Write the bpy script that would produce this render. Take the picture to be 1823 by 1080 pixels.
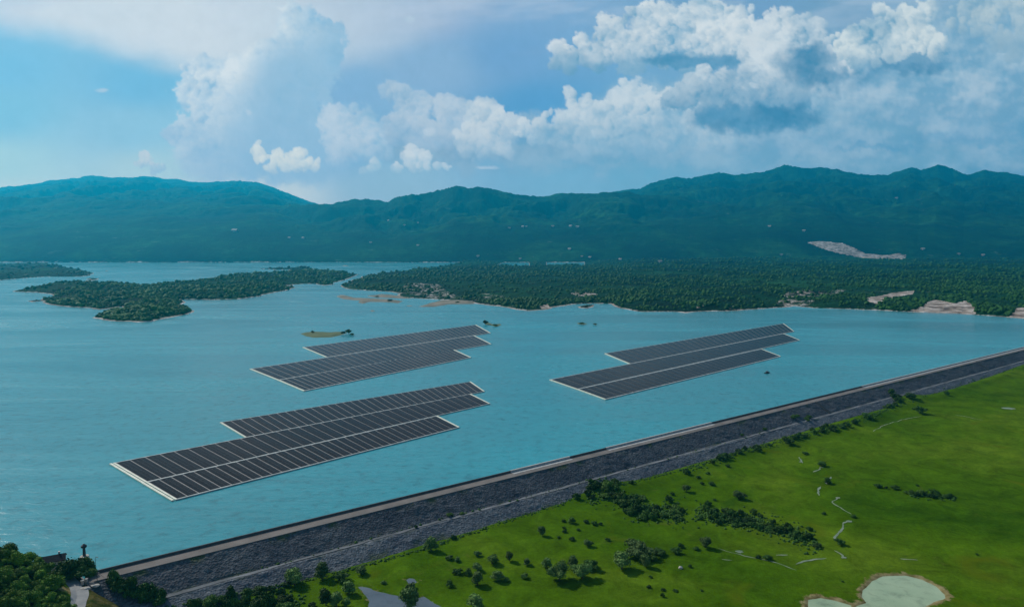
import bpy, math, random
import numpy as np
for o in list(bpy.data.objects): bpy.data.objects.remove(o)
scene=bpy.context.scene; COL=scene.collection
# ------------------------------------------------------------------ camera
CAM_Z=120.0; FPX=1215.0; TILT=math.atan(103/1215); CT=math.cos(TILT); ST=math.sin(TILT)
cam=bpy.data.cameras.new('camera'); camo=bpy.data.objects.new('camera',cam); COL.objects.link(camo)
camo.location=(0,0,CAM_Z); camo.rotation_euler=(math.pi/2-TILT,0,0)
cam.sensor_width=36; cam.lens=36*FPX/1823; cam.clip_start=1; cam.clip_end=120000
scene.camera=camo
# ------------------------------------------------------------------ sky light and sun
SUN_EL=math.radians(38); SUN_AZ=math.radians(-52)      # azimuth from the view direction (+Y), negative = left
w=bpy.data.worlds.new('World'); scene.world=w; w.use_nodes=True
wn=w.node_tree; bg=wn.nodes['Background']
st=wn.nodes.new('ShaderNodeTexSky'); st.sky_type='NISHITA'; st.sun_disc=False
st.sun_elevation=SUN_EL; st.sun_rotation=SUN_AZ; st.altitude=100; st.ozone_density=2.0
wn.links.new(st.outputs[0],bg.inputs[0]); bg.inputs[1].default_value=0.10
sl=bpy.data.lights.new('sun','SUN'); sl.energy=3.6; sl.angle=math.radians(0.5); sl.color=(1,.95,.86)
so=bpy.data.objects.new('sun',sl); COL.objects.link(so)
so.rotation_euler=(math.pi/2-SUN_EL,0,math.pi-SUN_AZ)
vs=scene.view_settings; vs.view_transform='Standard'; vs.look='None'; vs.exposure=0; vs.gamma=1; vs.use_curve_mapping=False
scene.render.engine='CYCLES'
cy=scene.cycles; cy.use_denoising=True; cy.max_bounces=5; cy.diffuse_bounces=2; cy.glossy_bounces=2; cy.volume_bounces=0; cy.transparent_max_bounces=8
cy.sample_clamp_indirect=4
HAZE_DENS=7.3e-5; HAZE_COL=(.01,.62,.98); HAZE_G=.4; HAZE_TOP=1450.

# ------------------------------------------------------------------ geometry helpers
def ray(x,y):
    a=(x-911.5)/FPX; b=(540-y)/FPX
    return np.array([a,CT+b*ST,-ST+b*CT])
def gr(x,y,z=0.0):
    d=ray(x,y); t=(z-CAM_Z)/d[2]; return np.array([t*d[0],t*d[1],z])
def pix(X,Y,Z):
    Z=Z-CAM_Z; f=Y*CT-Z*ST; u=Y*ST+Z*CT
    return 911.5+FPX*X/f, 540-FPX*u/f
def smooth(a,b,x):
    t=np.clip((x-a)/(b-a),0,1); return t*t*(3-2*t)
def s2l(c):
    c=np.asarray(c,float)/255.0
    return np.where(c<=0.04045,c/12.92,((c+0.055)/1.055)**2.4)
_NT={}
def vnoise(x,y,seed):
    if seed not in _NT: _NT[seed]=np.random.RandomState(seed).rand(256,256)
    r=_NT[seed]
    xi=np.floor(x).astype(int); yi=np.floor(y).astype(int); fx=x-xi; fy=y-yi
    fx=fx*fx*fx*(fx*(fx*6-15)+10); fy=fy*fy*fy*(fy*(fy*6-15)+10)
    a=r[yi&255,xi&255]; b=r[yi&255,(xi+1)&255]; c=r[(yi+1)&255,xi&255]; d=r[(yi+1)&255,(xi+1)&255]
    return (a*(1-fx)+b*fx)*(1-fy)+(c*(1-fx)+d*fx)*fy
def fbm(x,y,seed,o=5,g=0.5):
    s=0;a=1;t=0
    for k in range(o):
        s=s+a*vnoise(x*2**k+17.3*k,y*2**k+9.1*k,seed+k); t+=a; a*=g
    return s/t
def worley(x,y,seed):
    rs=np.random.RandomState(seed); jx=rs.rand(128,128); jy=rs.rand(128,128)
    xi=np.floor(x).astype(int); yi=np.floor(y).astype(int); m=np.full(x.shape,9.0)
    for dy in(-1,0,1):
        for dx in(-1,0,1):
            cx=xi+dx; cy=yi+dy
            m=np.minimum(m,(cx+jx[cy&127,cx&127]-x)**2+(cy+jy[cy&127,cx&127]-y)**2)
    return np.sqrt(m)
def billow(x,y,seed,o=4):
    s=0;a=1;t=0
    for k in range(o):
        s=s+a*(1-np.clip(worley(x*1.9**k+5.7*k,y*1.9**k+3.3*k,seed+k),0,1)); t+=a; a*=0.55
    return s/t
SKYPTS=[(0,60,(128,194,224)),(0,120,(122,193,224)),(0,200,(128,196,222)),(0,300,(160,208,220)),(0,345,(178,212,222)),(250,150,(116,187,220)),(230,230,(140,196,220)),
(250,310,(165,205,218)),(480,340,(182,208,219)),(620,20,(150,182,210)),(760,20,(146,178,208)),(900,100,(112,166,206)),(950,190,(90,160,204)),(600,260,(120,176,210)),(700,340,(138,186,210)),(1000,330,(116,174,203)),
(1350,20,(112,160,196)),(1480,20,(112,160,192)),(1823,0,(120,166,192)),(1823,150,(108,162,192)),(1823,280,(84,152,184)),(1400,290,(104,164,194)),(1150,320,(108,170,199)),(1600,300,(100,160,188)),
(400,60,(150,190,215)),(0,-100,(150,190,215)),(900,-100,(130,170,205)),(1823,-100,(110,155,190)),(600,150,(128,178,212)),(780,120,(134,178,210)),(0,450,(178,212,222)),(900,450,(105,168,200)),(1823,450,(90,155,185))]
# name: blobs, bright, shadow, alpha, softness, noise scale, seed, baseline shading
CL=[
 # tall translucent tower, left of centre
 dict(b=[(360,128,46,30),(395,150,80,42),(455,135,55,42),(500,105,40,50),(545,58,60,48),(530,110,70,60),(500,180,100,70),(400,215,56,56),(340,240,52,38),(390,275,90,56),(500,270,120,80),(450,300,150,60)],
   br=(208,223,230),sh=(136,185,214),a=.93,so=.34,ns=62,sd=11,amp=.55,fy=(150,330),back=1,fade=(215,345)),
 # grey-white bank filling centre and right
 dict(b=[(1500,190,280,130),(1720,170,200,170),(1250,225,240,95),(1040,265,230,64),(1800,90,160,170),(1440,270,290,74),(800,262,190,52)],br=(160,191,209),sh=(112,165,195),a=.92,so=1.0,ns=80,sd=51,amp=.9,fy=(60,330),fade=(265,350)),
 dict(b=[(620,226,50,40),(665,238,36,30),(590,200,20,16),(640,272,70,30)],br=(182,206,222),sh=(136,184,212),a=.8,so=.6,ns=40,sd=21,amp=.9,fy=(240,310),fade=(250,315)),
 dict(b=[(712,172,28,30),(745,192,34,26),(785,186,42,22),(820,205,40,26),(720,225,50,36),(780,235,60,34)],br=(178,202,218),sh=(132,178,207),a=.8,so=.6,ns=42,sd=31,amp=.9,fy=(205,300),fade=(235,300)),
 dict(b=[(850,203,28,26),(886,206,30,22),(905,238,54,28),(855,240,60,28),(860,268,50,24),(940,232,36,22)],br=(196,213,222),sh=(132,178,205),a=.85,so=.5,ns=36,sd=33,amp=.9,fy=(215,310),fade=(255,320)),
 dict(b=[(500,286,56,18),(458,270,15,20),(535,294,40,13),(530,274,13,12)],n=3.,br=(204,219,222),sh=(158,194,213),a=.8,so=.55,ns=22,sd=41,amp=.9,fy=(285,318),fade=(296,318)),
 dict(b=[(262,285,22,17),(278,298,18,12)],br=(192,211,220),sh=(140,188,214),a=.85,so=.6,ns=18,sd=43,amp=.8,fy=(285,305)),
 dict(b=[(655,305,24,10),(668,296,10,13),(735,290,42,22),(780,297,32,11),(730,268,16,14)],br=(194,213,223),sh=(144,189,212),a=.8,so=.65,ns=24,sd=45,amp=.9,fy=(285,320),fade=(296,322)),
 dict(b=[(765,234,14,8),(728,36,12,7),(180,160,14,5),(445,200,6,5),(870,300,24,3)],br=(194,213,225),sh=(170,200,220),a=.55,so=.9,ns=12,sd=47,amp=.8,fy=(200,300)),
 dict(b=[(1000,208,40,20),(1045,190,38,24),(1070,222,64,38),(1112,176,28,36),(1150,205,54,42),(1200,195,54,40),(1015,164,15,12),(1105,252,100,34),(1200,252,130,38),(1010,240,50,28)],br=(192,210,220),sh=(118,170,199),a=.9,so=.5,ns=40,sd=61,amp=.95,fy=(195,290),fade=(240,315)),
 dict(b=[(1002,102,28,26),(1045,92,46,30),(1088,58,34,36),(1110,92,72,36),(1180,100,110,28),(1150,22,34,20),(1180,48,62,46),(1235,45,62,52),(1290,30,66,38),(1270,70,72,42),(1310,80,50,30)],br=(206,219,225),sh=(104,162,194),a=.98,so=.34,ns=46,sd=71,amp=1.0,fy=(80,126)),
 dict(b=[(1250,108,86,18),(1200,112,60,12)],br=(96,156,190),sh=(70,141,178),a=.85,so=.8,ns=40,sd=73,amp=.3,fy=(300,500)),
 dict(b=[(1400,46,52,28),(1440,75,54,42),(1360,100,44,48),(1385,140,66,52),(1300,150,84,36),(1250,172,74,32),(1215,172,38,22),(1330,188,110,34),(1460,115,74,36),(1490,152,64,22)],br=(200,215,223),sh=(94,154,187),a=.96,so=.36,ns=48,sd=81,amp=1.0,fy=(120,200)),
 dict(b=[(1330,222,104,26),(1290,210,70,22),(1400,214,70,24),(1370,196,60,16)],br=(84,149,184),sh=(56,132,170),a=.88,so=1.0,ns=60,sd=83,amp=.35,fy=(300,500)),
 dict(b=[(1440,108,64,34),(1480,140,90,22),(1610,112,90,22),(1655,85,34,24)],br=(98,154,186),sh=(60,133,171),a=.85,so=1.0,ns=50,sd=85,amp=.35,fy=(300,500)),
 dict(b=[(1590,42,42,34),(1635,46,44,36),(1555,72,62,36),(1512,72,36,24),(1535,98,50,22),(1650,68,34,28),(1590,84,56,20)],br=(200,216,221),sh=(96,156,188),a=.96,so=.4,ns=46,sd=91,amp=1.0,fy=(85,126)),
 dict(b=[(1720,24,48,24),(1785,14,54,24),(1800,75,54,26),(1745,52,44,16),(1870,40,80,50)],br=(184,204,211),sh=(122,168,194),a=.85,so=.6,ns=42,sd=95,amp=.9,fy=(20,90)),
 dict(b=[(1560,150,80,18),(1530,160,60,24),(1640,195,60,40),(1700,215,80,50),(1450,250,140,26),(1740,160,70,40)],br=(164,193,211),sh=(118,168,197),a=.7,so=.9,ns=44,sd=97,amp=1.0,fy=(140,270)),
 dict(b=[(1730,250,170,14),(1560,264,120,8),(1850,232,120,22)],br=(84,154,190),sh=(66,144,184),a=.6,so=1.4,ns=50,sd=99,amp=.5,fy=(300,500)),
 dict(b=[(1640,290,260,18),(1330,284,200,16),(1060,292,160,14)],br=(138,180,203),sh=(112,167,196),a=.5,so=1.6,ns=45,sd=101,amp=.7,fy=(300,500)),
]
def sky_field(X,Y):
    n=0;w=0
    for x,y,c in SKYPTS:
        k=1/(((X-x)/1.0)**2+((Y-y)*1.8)**2+900)**1.6
        n=n+k[...,None]*s2l(c); w=w+k
    col=n/w[...,None]
    def over(c,a):
        nonlocal col
        col=col*(1-a[...,None])+c*a[...,None]
    # thin sheet of high cloud, upper left
    wx=X+60*(fbm(X/160,Y/60,5)-.5); wy=Y+26*(fbm(X/120+7,Y/50,6)-.5)
    edge=np.interp(wx,[-300,0,60,150,320,520,700,900],[20,54,72,92,136,150,120,20])
    f=fbm(X/220,Y/45+X/600,7,6)
    a=smooth(-16,50,edge-wy)*np.interp(X,[-300,380,560,700,900],[.92,.9,.62,.35,0])*np.clip(.55+.9*f,0,1)
    over(s2l((204,219,227)),np.clip(a,0,1))
    a=smooth(.42,.75,fbm(X/140,Y/30+X/400,8,5))*smooth(120,-10,Y)*.35
    over(s2l((190,208,224)),a)
    st=abs(X[0,1]-X[0,0]); ox=X[0,0]; oy=Y[0,0]; H_,W_=X.shape
    f1=fbm(X/26,Y/26,901,5,.6)-.5; f2=fbm(X/26+50,Y/26,907,5,.6)-.5; f3=fbm(X/7,Y/7,911,4,.6)-.5; f4=fbm(X/60,Y/34,915,5,.55)-.5
    for c in CL:
        ns=c['ns']; rs=np.random.RandomState(c['sd']+5); y0,y1=c['fy']; P=[]
        if c['so']>=.8:      # soft bodies: bases, veils, haze banks
            x=X+f1*ns*.9; y=Y+f2*ns*.7; D=np.full(X.shape,-3.0)
            for bx,by,rx,ry in c['b']:
                d=np.maximum(1-((x-bx)/rx/1.1)**2-((y-by)/ry/1.1)**2,-3); h=np.clip(.5+.5*(d-D)/.5,0,1); D=D+(d-D)*h+.5*h*(1-h)
            Dp=D+c['amp']*1.2*f4; al=smooth(0,c['so'],Dp)*c['a']
            if c.get('fade'): al=al*smooth(c['fade'][1],c['fade'][0],Y)
            L=np.clip(.5+2.2*f4+1.2*(f1-np.roll(np.roll(f1,3,0),3,1))+.3*f3,0,1)*(.4+.6*smooth(y1,y0,Y))
            over(s2l(c['sh'])*(1-L[...,None])+s2l(c['br'])*L[...,None],al); continue
        for bx,by,rx,ry in c['b']:
            n=int(6+c.get('n',1.)*rx*ry/95)
            for i in range(n):
                q=rs.rand()**.5*.88; t=rs.rand()*6.283; r=min(rx,ry)*(.14+.55*rs.rand()**2.2)+2
                P.append((bx+rx*q*math.cos(t),by+ry*q*math.sin(t),r))
            P.append((bx,by,min(rx,ry)*.85))
        P.sort(key=lambda p:p[1]+p[2]*.1-(p[2]>.8*20)*p[2]*.6)
        for px,py,r in P:
            m=r*1.5+6; i0=max(0,int((px-m-ox)/st)); i1=min(W_,int((px+m-ox)/st)+2); j0=max(0,int((py-m-oy)/st)); j1=min(H_,int((py+m-oy)/st)+2)
            if i0>=i1 or j0>=j1: continue
            w_=(slice(j0,j1),slice(i0,i1)); am=r*1.0+5
            dx=(X[w_]-px+f1[w_]*am)/r; dy=(Y[w_]-py+f2[w_]*am)/r; d2=dx*dx+dy*dy+f3[w_]*.95
            al=smooth(1.1,.45 if c.get('back') else .5,d2)*c['a']*.9
            if c.get('fade'): al=al*smooth(c['fade'][1],c['fade'][0],Y[w_]+f2[w_]*30)
            nz=np.sqrt(np.clip(1-d2,0.02,1)); base=smooth(y1,y0,(Y[w_]+py)/2+f1[w_]*30)
            L=.42+.46*(-.62*dx-.60*dy)+.20*nz+.45*f3[w_]+1.5*f4[w_]+.5*f1[w_]
            L=np.clip(L,0,1)*(.22+.78*base)
            if c.get('back'): L=L*np.clip((smooth(500,330,X[w_]-.55*(150-Y[w_])*(Y[w_]<150)+.1*(Y[w_]-150)+60*f4[w_])+.14+.6*smooth(120,30,Y[w_])*smooth(620,500,X[w_])+.35*smooth(190,120,Y[w_])*smooth(480,420,X[w_])),0,1)
            cc=s2l(c['sh'])*(1-L[...,None])+s2l(c['br'])*L[...,None]; A=al[...,None]; col[w_]=col[w_]*(1-A)+cc*A
    # soft low haze line over the ridges
    return col
def mesh(name,V,F,mat=None,smooth_sh=False,attrs=None,uv=None):
    """V (n,3), F (m,k) array or list of such arrays"""
    if not isinstance(F,(list,tuple)) or isinstance(F[0],tuple): F=[F]
    F=[np.asarray(f,int) for f in F if len(f)]
    V=np.asarray(V,float); me=bpy.data.meshes.new(name)
    me.vertices.add(len(V)); me.vertices.foreach_set('co',V.ravel())
    tot=np.concatenate([np.full(len(f),f.shape[1]) for f in F]); idx=np.concatenate([f.ravel() for f in F])
    me.loops.add(len(idx)); me.loops.foreach_set('vertex_index',idx)
    me.polygons.add(len(tot)); st=np.concatenate([[0],np.cumsum(tot)[:-1]])
    me.polygons.foreach_set('loop_start',st); me.polygons.foreach_set('loop_total',tot)
    me.polygons.foreach_set('use_smooth',np.full(len(tot),smooth_sh))
    if attrs:
        for k,a in attrs.items():
            a=np.asarray(a,float)
            if a.ndim==1:
                at=me.attributes.new(k,'FLOAT','POINT'); at.data.foreach_set('value',a)
            else:
                at=me.attributes.new(k,'FLOAT_COLOR','POINT'); at.data.foreach_set('color',np.c_[a,np.ones(len(a))].ravel())
    if uv is not None:
        l=me.uv_layers.new(name='UVMap'); l.data.foreach_set('uv',np.asarray(uv,float)[idx].ravel())
    me.update(calc_edges=True)
    if mat: me.materials.append(mat)
    return me
def tag(o,label=None,cat=None,group=None,kind=None):
    for k,v in (('label',label),('category',cat),('group',group),('kind',kind)):
        if v: o[k]=v
    return o
def link(name,me,parent=None,loc=None):
    o=bpy.data.objects.new(name,me); COL.objects.link(o)
    if parent: o.parent=parent
    if loc is not None: o.location=loc
    return o
def empty(name,loc=(0,0,0),rz=0):
    o=bpy.data.objects.new(name,None); COL.objects.link(o); o.location=loc; o.rotation_euler=(0,0,rz); o.empty_display_size=1; return o
class MB:
    def __init__(s): s.V=[];s.Q=[];s.T=[];s.n=0
    def add(s,V,F):
        V=np.asarray(V,float); F=np.asarray(F,int)
        (s.Q if F.shape[1]==4 else s.T).append(F+s.n); s.V.append(V); s.n+=len(V)
    def box(s,x0,x1,y0,y1,z0,z1):
        V=[(x0,y0,z0),(x1,y0,z0),(x1,y1,z0),(x0,y1,z0),(x0,y0,z1),(x1,y0,z1),(x1,y1,z1),(x0,y1,z1)]
        s.add(V,[(3,2,1,0),(4,5,6,7),(0,1,5,4),(1,2,6,5),(2,3,7,6),(3,0,4,7)])
    def hexa(s,B,T):    # four bottom corners, four top corners
        s.add(list(B)+list(T),[(3,2,1,0),(4,5,6,7),(0,1,5,4),(1,2,6,5),(2,3,7,6),(3,0,4,7)])
    def tube(s,P,R,n=8,cap=True):
        P=np.asarray(P,float); V=[]
        for i,(p,r) in enumerate(zip(P,R)):
            d=P[min(i+1,len(P)-1)]-P[max(i-1,0)]; d/=np.linalg.norm(d)+1e-9
            a=np.cross(d,(0,0,1)) if abs(d[2])<.9 else np.cross(d,(0,1,0)); a/=np.linalg.norm(a); b=np.cross(d,a)
            for k in range(n):
                t=2*math.pi*k/n; V.append(p+r*(math.cos(t)*a+math.sin(t)*b))
        F=[(i*n+k,(i+1)*n+k,(i+1)*n+(k+1)%n,i*n+(k+1)%n) for i in range(len(P)-1) for k in range(n)]
        s.add(V,F)
        if cap:
            c=len(P)-1; s.add([P[-1]]+V[c*n:],[(0,1+(k+1)%n,1+k) for k in range(n)])
    def mesh(s,name,mat,sm=False):
        F=[]
        if s.Q: F.append(np.concatenate(s.Q))
        if s.T: F.append(np.concatenate(s.T))
        return mesh(name,np.concatenate(s.V),F,mat,sm)
def inpoly(poly,X,Y):
    c=np.zeros(X.shape,bool); n=len(poly)
    for i in range(n):
        x1,y1=poly[i]; x2,y2=poly[(i+1)%n]
        if y1==y2: continue
        m=((y1>Y)!=(y2>Y))&(X<(x2-x1)*(Y-y1)/(y2-y1)+x1); c^=m
    return c
def polydist(poly,X,Y):
    d=np.full(X.shape,1e12); n=len(poly)
    for i in range(n):
        x1,y1=poly[i]; x2,y2=poly[(i+1)%n]; dx=x2-x1; dy=y2-y1; L=dx*dx+dy*dy+1e-12
        t=np.clip(((X-x1)*dx+(Y-y1)*dy)/L,0,1); d=np.minimum(d,(X-x1-t*dx)**2+(Y-y1-t*dy)**2)
    return np.where(inpoly(poly,X,Y),1,-1)*np.sqrt(d)
def wpoly(pts,z=0.0): return [tuple(gr(x,y,z)[:2]) for x,y in pts]
def bumpy(poly,k=3,amp=.25,seed=1):   # roughen a traced outline
    r=random.Random(seed); out=[]; n=len(poly)
    for i in range(n):
        (x1,y1),(x2,y2)=poly[i],poly[(i+1)%n]; L=math.hypot(x2-x1,y2-y1)
        m=1 if L>400*1 else k
        for j in range(m):
            t=j/m; a=amp*L/m
            out.append((x1+(x2-x1)*t+(r.uniform(-a,a) if j else 0),y1+(y2-y1)*t+(r.uniform(-a,a) if j else 0)))
    return out

# ------------------------------------------------------------------ materials
def new_mat(name):
    m=bpy.data.materials.new(name); m.use_nodes=True; nt=m.node_tree
    return m,nt,nt.nodes['Principled BSDF']
def nd(nt,t,**k):
    n=nt.nodes.new(t)
    for a,v in k.items():
        if a in('scale','detail','rough','dist'):
            n.inputs[{'scale':'Scale','detail':'Detail','rough':'Roughness','dist':'Distortion'}[a]].default_value=v
        else: setattr(n,a,v)
    return n
def noise(nt,scale,detail=4,rough=.55,vec=None,dist=0):
    n=nd(nt,'ShaderNodeTexNoise',scale=scale,detail=detail,rough=rough,dist=dist)
    if vec is None:
        tc=nt.nodes.get('GEO') or nt.nodes.new('ShaderNodeNewGeometry'); tc.name='GEO'; vec=tc.outputs['Position']
    nt.links.new(vec,n.inputs['Vector']); return n.outputs['Fac']
def ramp(nt,fac,stops):
    r=nt.nodes.new('ShaderNodeValToRGB'); e=r.color_ramp.elements
    while len(e)<len(stops): e.new(.5)
    for i,(p,c) in enumerate(stops):
        e[i].position=p; e[i].color=(*c,1) if not isinstance(c,(int,float)) else (c,c,c,1)
    nt.links.new(fac,r.inputs[0]); return r.outputs[0]
def mix(nt,f,a,b,mode='MIX'):
    m=nt.nodes.new('ShaderNodeMix'); m.data_type='RGBA'; m.blend_type=mode
    for s,v in ((m.inputs[0],f),(m.inputs[6],a),(m.inputs[7],b)):
        if isinstance(v,(int,float)): s.default_value=v
        elif isinstance(v,tuple): s.default_value=(*v,1)
        else: nt.links.new(v,s)
    return m.outputs[2]
def bump(nt,b,h,strength=.5,dist=1.0):
    n=nt.nodes.new('ShaderNodeBump'); n.inputs['Strength'].default_value=strength; n.inputs['Distance'].default_value=dist
    nt.links.new(h,n.inputs['Height']); nt.links.new(n.outputs[0],b.inputs['Normal'])
def attr(nt,name):
    a=nt.nodes.new('ShaderNodeAttribute'); a.attribute_name=name; return a.outputs['Fac']
def objrand(nt):
    o=nt.nodes.new('ShaderNodeObjectInfo'); return o.outputs['Random']
def simple(name,c1,c2=None,scale=1.0,rough=.85,bs=0,bd=.2,det=4,spec=None,coord='world'):
    m,nt,b=new_mat(name); b.inputs['Roughness'].default_value=rough
    if spec is not None: b.inputs['Specular IOR Level'].default_value=spec
    if c2:
        f=noise(nt,scale,det); nt.links.new(ramp(nt,f,[(.32,c1),(.68,c2)]),b.inputs['Base Color'])
        if bs: bump(nt,b,noise(nt,scale*2.5,5),bs,bd)
    else: b.inputs['Base Color'].default_value=(*c1,1)
    return m
def mat_foliage(name,dark,light,scale=.35,spec=.15):
    m,nt,b=new_mat(name); b.inputs['Roughness'].default_value=.7; b.inputs['Specular IOR Level'].default_value=spec
    f=noise(nt,scale,3,.6); c=ramp(nt,f,[(.3,dark),(.7,light)])
    r=ramp(nt,objrand(nt),[(0,.60),(1,1.45)]); c=mix(nt,1.0,c,r,'MULTIPLY')
    nt.links.new(c,b.inputs['Base Color'])
    b.inputs['Subsurface Weight'].default_value=0
    return m
M={}
M['willow']=mat_foliage('pale_foliage',(.058,.118,.022),(.15,.24,.06),.5)
M['leaf']=mat_foliage('green_foliage',(.038,.088,.012),(.09,.165,.026),.4)
M['dark']=mat_foliage('dark_foliage',(.018,.056,.008),(.050,.115,.014),.5)
M['woods']=mat_foliage('woodland_foliage',(.005,.044,.004),(.036,.118,.010),.02)
M['hillwood']=mat_foliage('hillside_foliage',(.035,.11,.005),(.18,.30,.02),.22)
M['bark']=simple('bark',(.05,.04,.03),(.09,.075,.055),3,.9)
M['plaster']=simple('pale_plaster',(.55,.52,.47),(.68,.65,.6),.8,.8)
M['roof']=simple('dark_roofing',(.010,.012,.018),(.022,.026,.034),1.5,.75,spec=.15)
M['tile']=simple('clay_tile_roof',(.42,.34,.28),(.52,.44,.38),2,.8)
M['palecrest']=simple('pale_crest_surface',(.32,.32,.30),(.46,.45,.42),.6,.85)
M['darkconc']=simple('weathered_concrete',(.05,.055,.06),(.10,.10,.10),.7,.9)
M['stone']=simple('pale_limestone',(.30,.28,.24),(.55,.52,.46),.9,.9,.6,.3)
M['metal']=simple('dark_painted_metal',(.03,.035,.04),(.05,.055,.06),2,.5)
M['glass']=simple('dark_glass',(.02,.025,.03),rough=.1)
M['track']=simple('pale_gravel_track',(.085,.095,.10),(.20,.21,.22),.12,.95)
M['crest']=simple('crest_roadway',(.115,.10,.088),(.19,.165,.145),.12,.92)
M['asphalt']=simple('junction_asphalt',(.20,.205,.21),(.30,.30,.29),.3,.92)

def mat_rock():
    m,nt,b=new_mat('dark_riprap'); b.inputs['Roughness'].default_value=.9; b.inputs['Specular IOR Level'].default_value=.25
    v=nd(nt,'ShaderNodeTexVoronoi',scale=1.3); g=nt.nodes.new('ShaderNodeNewGeometry'); nt.links.new(g.outputs['Position'],v.inputs['Vector'])
    c=ramp(nt,v.outputs['Color'],[(.1,(.060,.066,.073)),(.55,(.094,.102,.111)),(.95,(.150,.160,.171))])
    n2=noise(nt,.05,7,.75); c=mix(nt,.95,c,ramp(nt,n2,[(.35,(.58,.62,.70)),(.65,(1.3,1.26,1.18))]),'MULTIPLY')
    c=mix(nt,1.,c,ramp(nt,attr(nt,'low'),[(0,(.86,.86,.88)),(1,(1.22,1.24,1.26))]),'MULTIPLY')
    n3=ramp(nt,noise(nt,.09,6,.7),[(.52,0.0),(.62,1.0)]); gr_=attr(nt,'veg')
    mm=nt.nodes.new('ShaderNodeMath'); mm.operation='MULTIPLY'; nt.links.new(n3,mm.inputs[0]); nt.links.new(gr_,mm.inputs[1])
    c=mix(nt,mm.outputs[0],c,(.055,.075,.025))
    nt.links.new(c,b.inputs['Base Color']); bump(nt,b,v.outputs['Distance'],.5,.5); return m
M['rock']=mat_rock()
def mat_meadow():
    m,nt,b=new_mat('meadow_grass'); b.inputs['Roughness'].default_value=.95; b.inputs['Specular IOR Level'].default_value=.0
    a=noise(nt,.011,5,.6,dist=.6); c=ramp(nt,a,[(.32,(.034,.088,.002)),(.5,(.060,.124,.003)),(.66,(.096,.160,.008))])
    f=noise(nt,.07,7,.75,dist=.8); c=mix(nt,1.,c,ramp(nt,f,[(.32,.62),(.68,1.32)]),'MULTIPLY')
    dr=ramp(nt,noise(nt,.05,7,.8,dist=1.),[(.60,0.),(.72,.55)]); c=mix(nt,dr,c,(.13,.13,.03))
    f=noise(nt,.7,5,.75); c=mix(nt,1.,c,ramp(nt,f,[(.3,.78),(.7,1.2)]),'MULTIPLY')
    y=ramp(nt,noise(nt,.02,3,.5,dist=1.5),[(.62,0.),(.74,1.)]); c=mix(nt,y,c,(.092,.118,.004))
    d=ramp(nt,noise(nt,.016,5,.65,dist=1.),[(.25,1.),(.37,0.)]); c=mix(nt,d,c,(.020,.066,.005))
    w=ramp(nt,attr(nt,'wood'),[(0,0.),(1,1.)]); c=mix(nt,w,c,ramp(nt,noise(nt,.3,4),[(.35,(.022,.050,.008)),(.65,(.06,.085,.018))]))
    c=mix(nt,attr(nt,'scrub'),c,ramp(nt,noise(nt,.35,5,.7),[(.35,(.030,.050,.010)),(.52,(.085,.080,.022)),(.7,(.17,.14,.06))]))
    sp=nt.nodes.new('ShaderNodeMath'); sp.operation='MULTIPLY_ADD'; nt.links.new(noise(nt,.35,5,.7),sp.inputs[0]); sp.inputs[1].default_value=.9
    nt.links.new(attr(nt,'bare'),sp.inputs[2])
    bb=ramp(nt,sp.outputs[0],[(.68,0.),(.80,1.)]); c=mix(nt,bb,c,ramp(nt,noise(nt,.4,4),[(.35,(.15,.12,.045)),(.65,(.30,.25,.12))]))
    nt.links.new(c,b.inputs['Base Color']); bump(nt,b,noise(nt,1.1,6,.7),.7,.5); return m
M['meadow']=mat_meadow()
def mat_hills():
    m,nt,b=new_mat('wooded_hills'); b.inputs['Roughness'].default_value=.95; b.inputs['Specular IOR Level'].default_value=.05
    a=noise(nt,.0016,8,.66,dist=.5); c=ramp(nt,a,[(.36,(.001,.012,.006)),(.5,(.004,.032,.010)),(.64,(.014,.066,.018))])  # broad albedo patches: forest tone, the dark ones also standing in for cloud shadows
    f=noise(nt,.014,6,.72); c=mix(nt,1.,c,ramp(nt,f,[(.36,.45),(.64,1.7)]),'MULTIPLY')
    # pale karst rock showing through the scrub
    r=ramp(nt,noise(nt,.0075,7,.78),[(.60,0.),(.72,.8)]); c=mix(nt,r,c,(.12,.18,.12))
    sp=nt.nodes.new('ShaderNodeMath'); sp.operation='MULTIPLY_ADD'; nt.links.new(noise(nt,.06,8,.85),sp.inputs[0]); sp.inputs[1].default_value=1.35
    nt.links.new(attr(nt,'bare'),sp.inputs[2])
    bb=ramp(nt,sp.outputs[0],[(.98,0.),(1.2,1.)]); c=mix(nt,bb,c,ramp(nt,noise(nt,.03,5,.7),[(.38,(.16,.12,.10)),(.48,(.36,.29,.23)),(.62,(.66,.58,.52))]))
    nt.links.new(c,b.inputs['Base Color']); bump(nt,b,noise(nt,.03,6,.7),1.,14.); return m
M['hills']=mat_hills()
M['islet']=simple('islet_grass',(.05,.085,.02),(.11,.14,.045),.06,.95)
M['spit']=simple('spit_earth',(.10,.10,.06),(.26,.22,.16),.03,.95)
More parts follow.
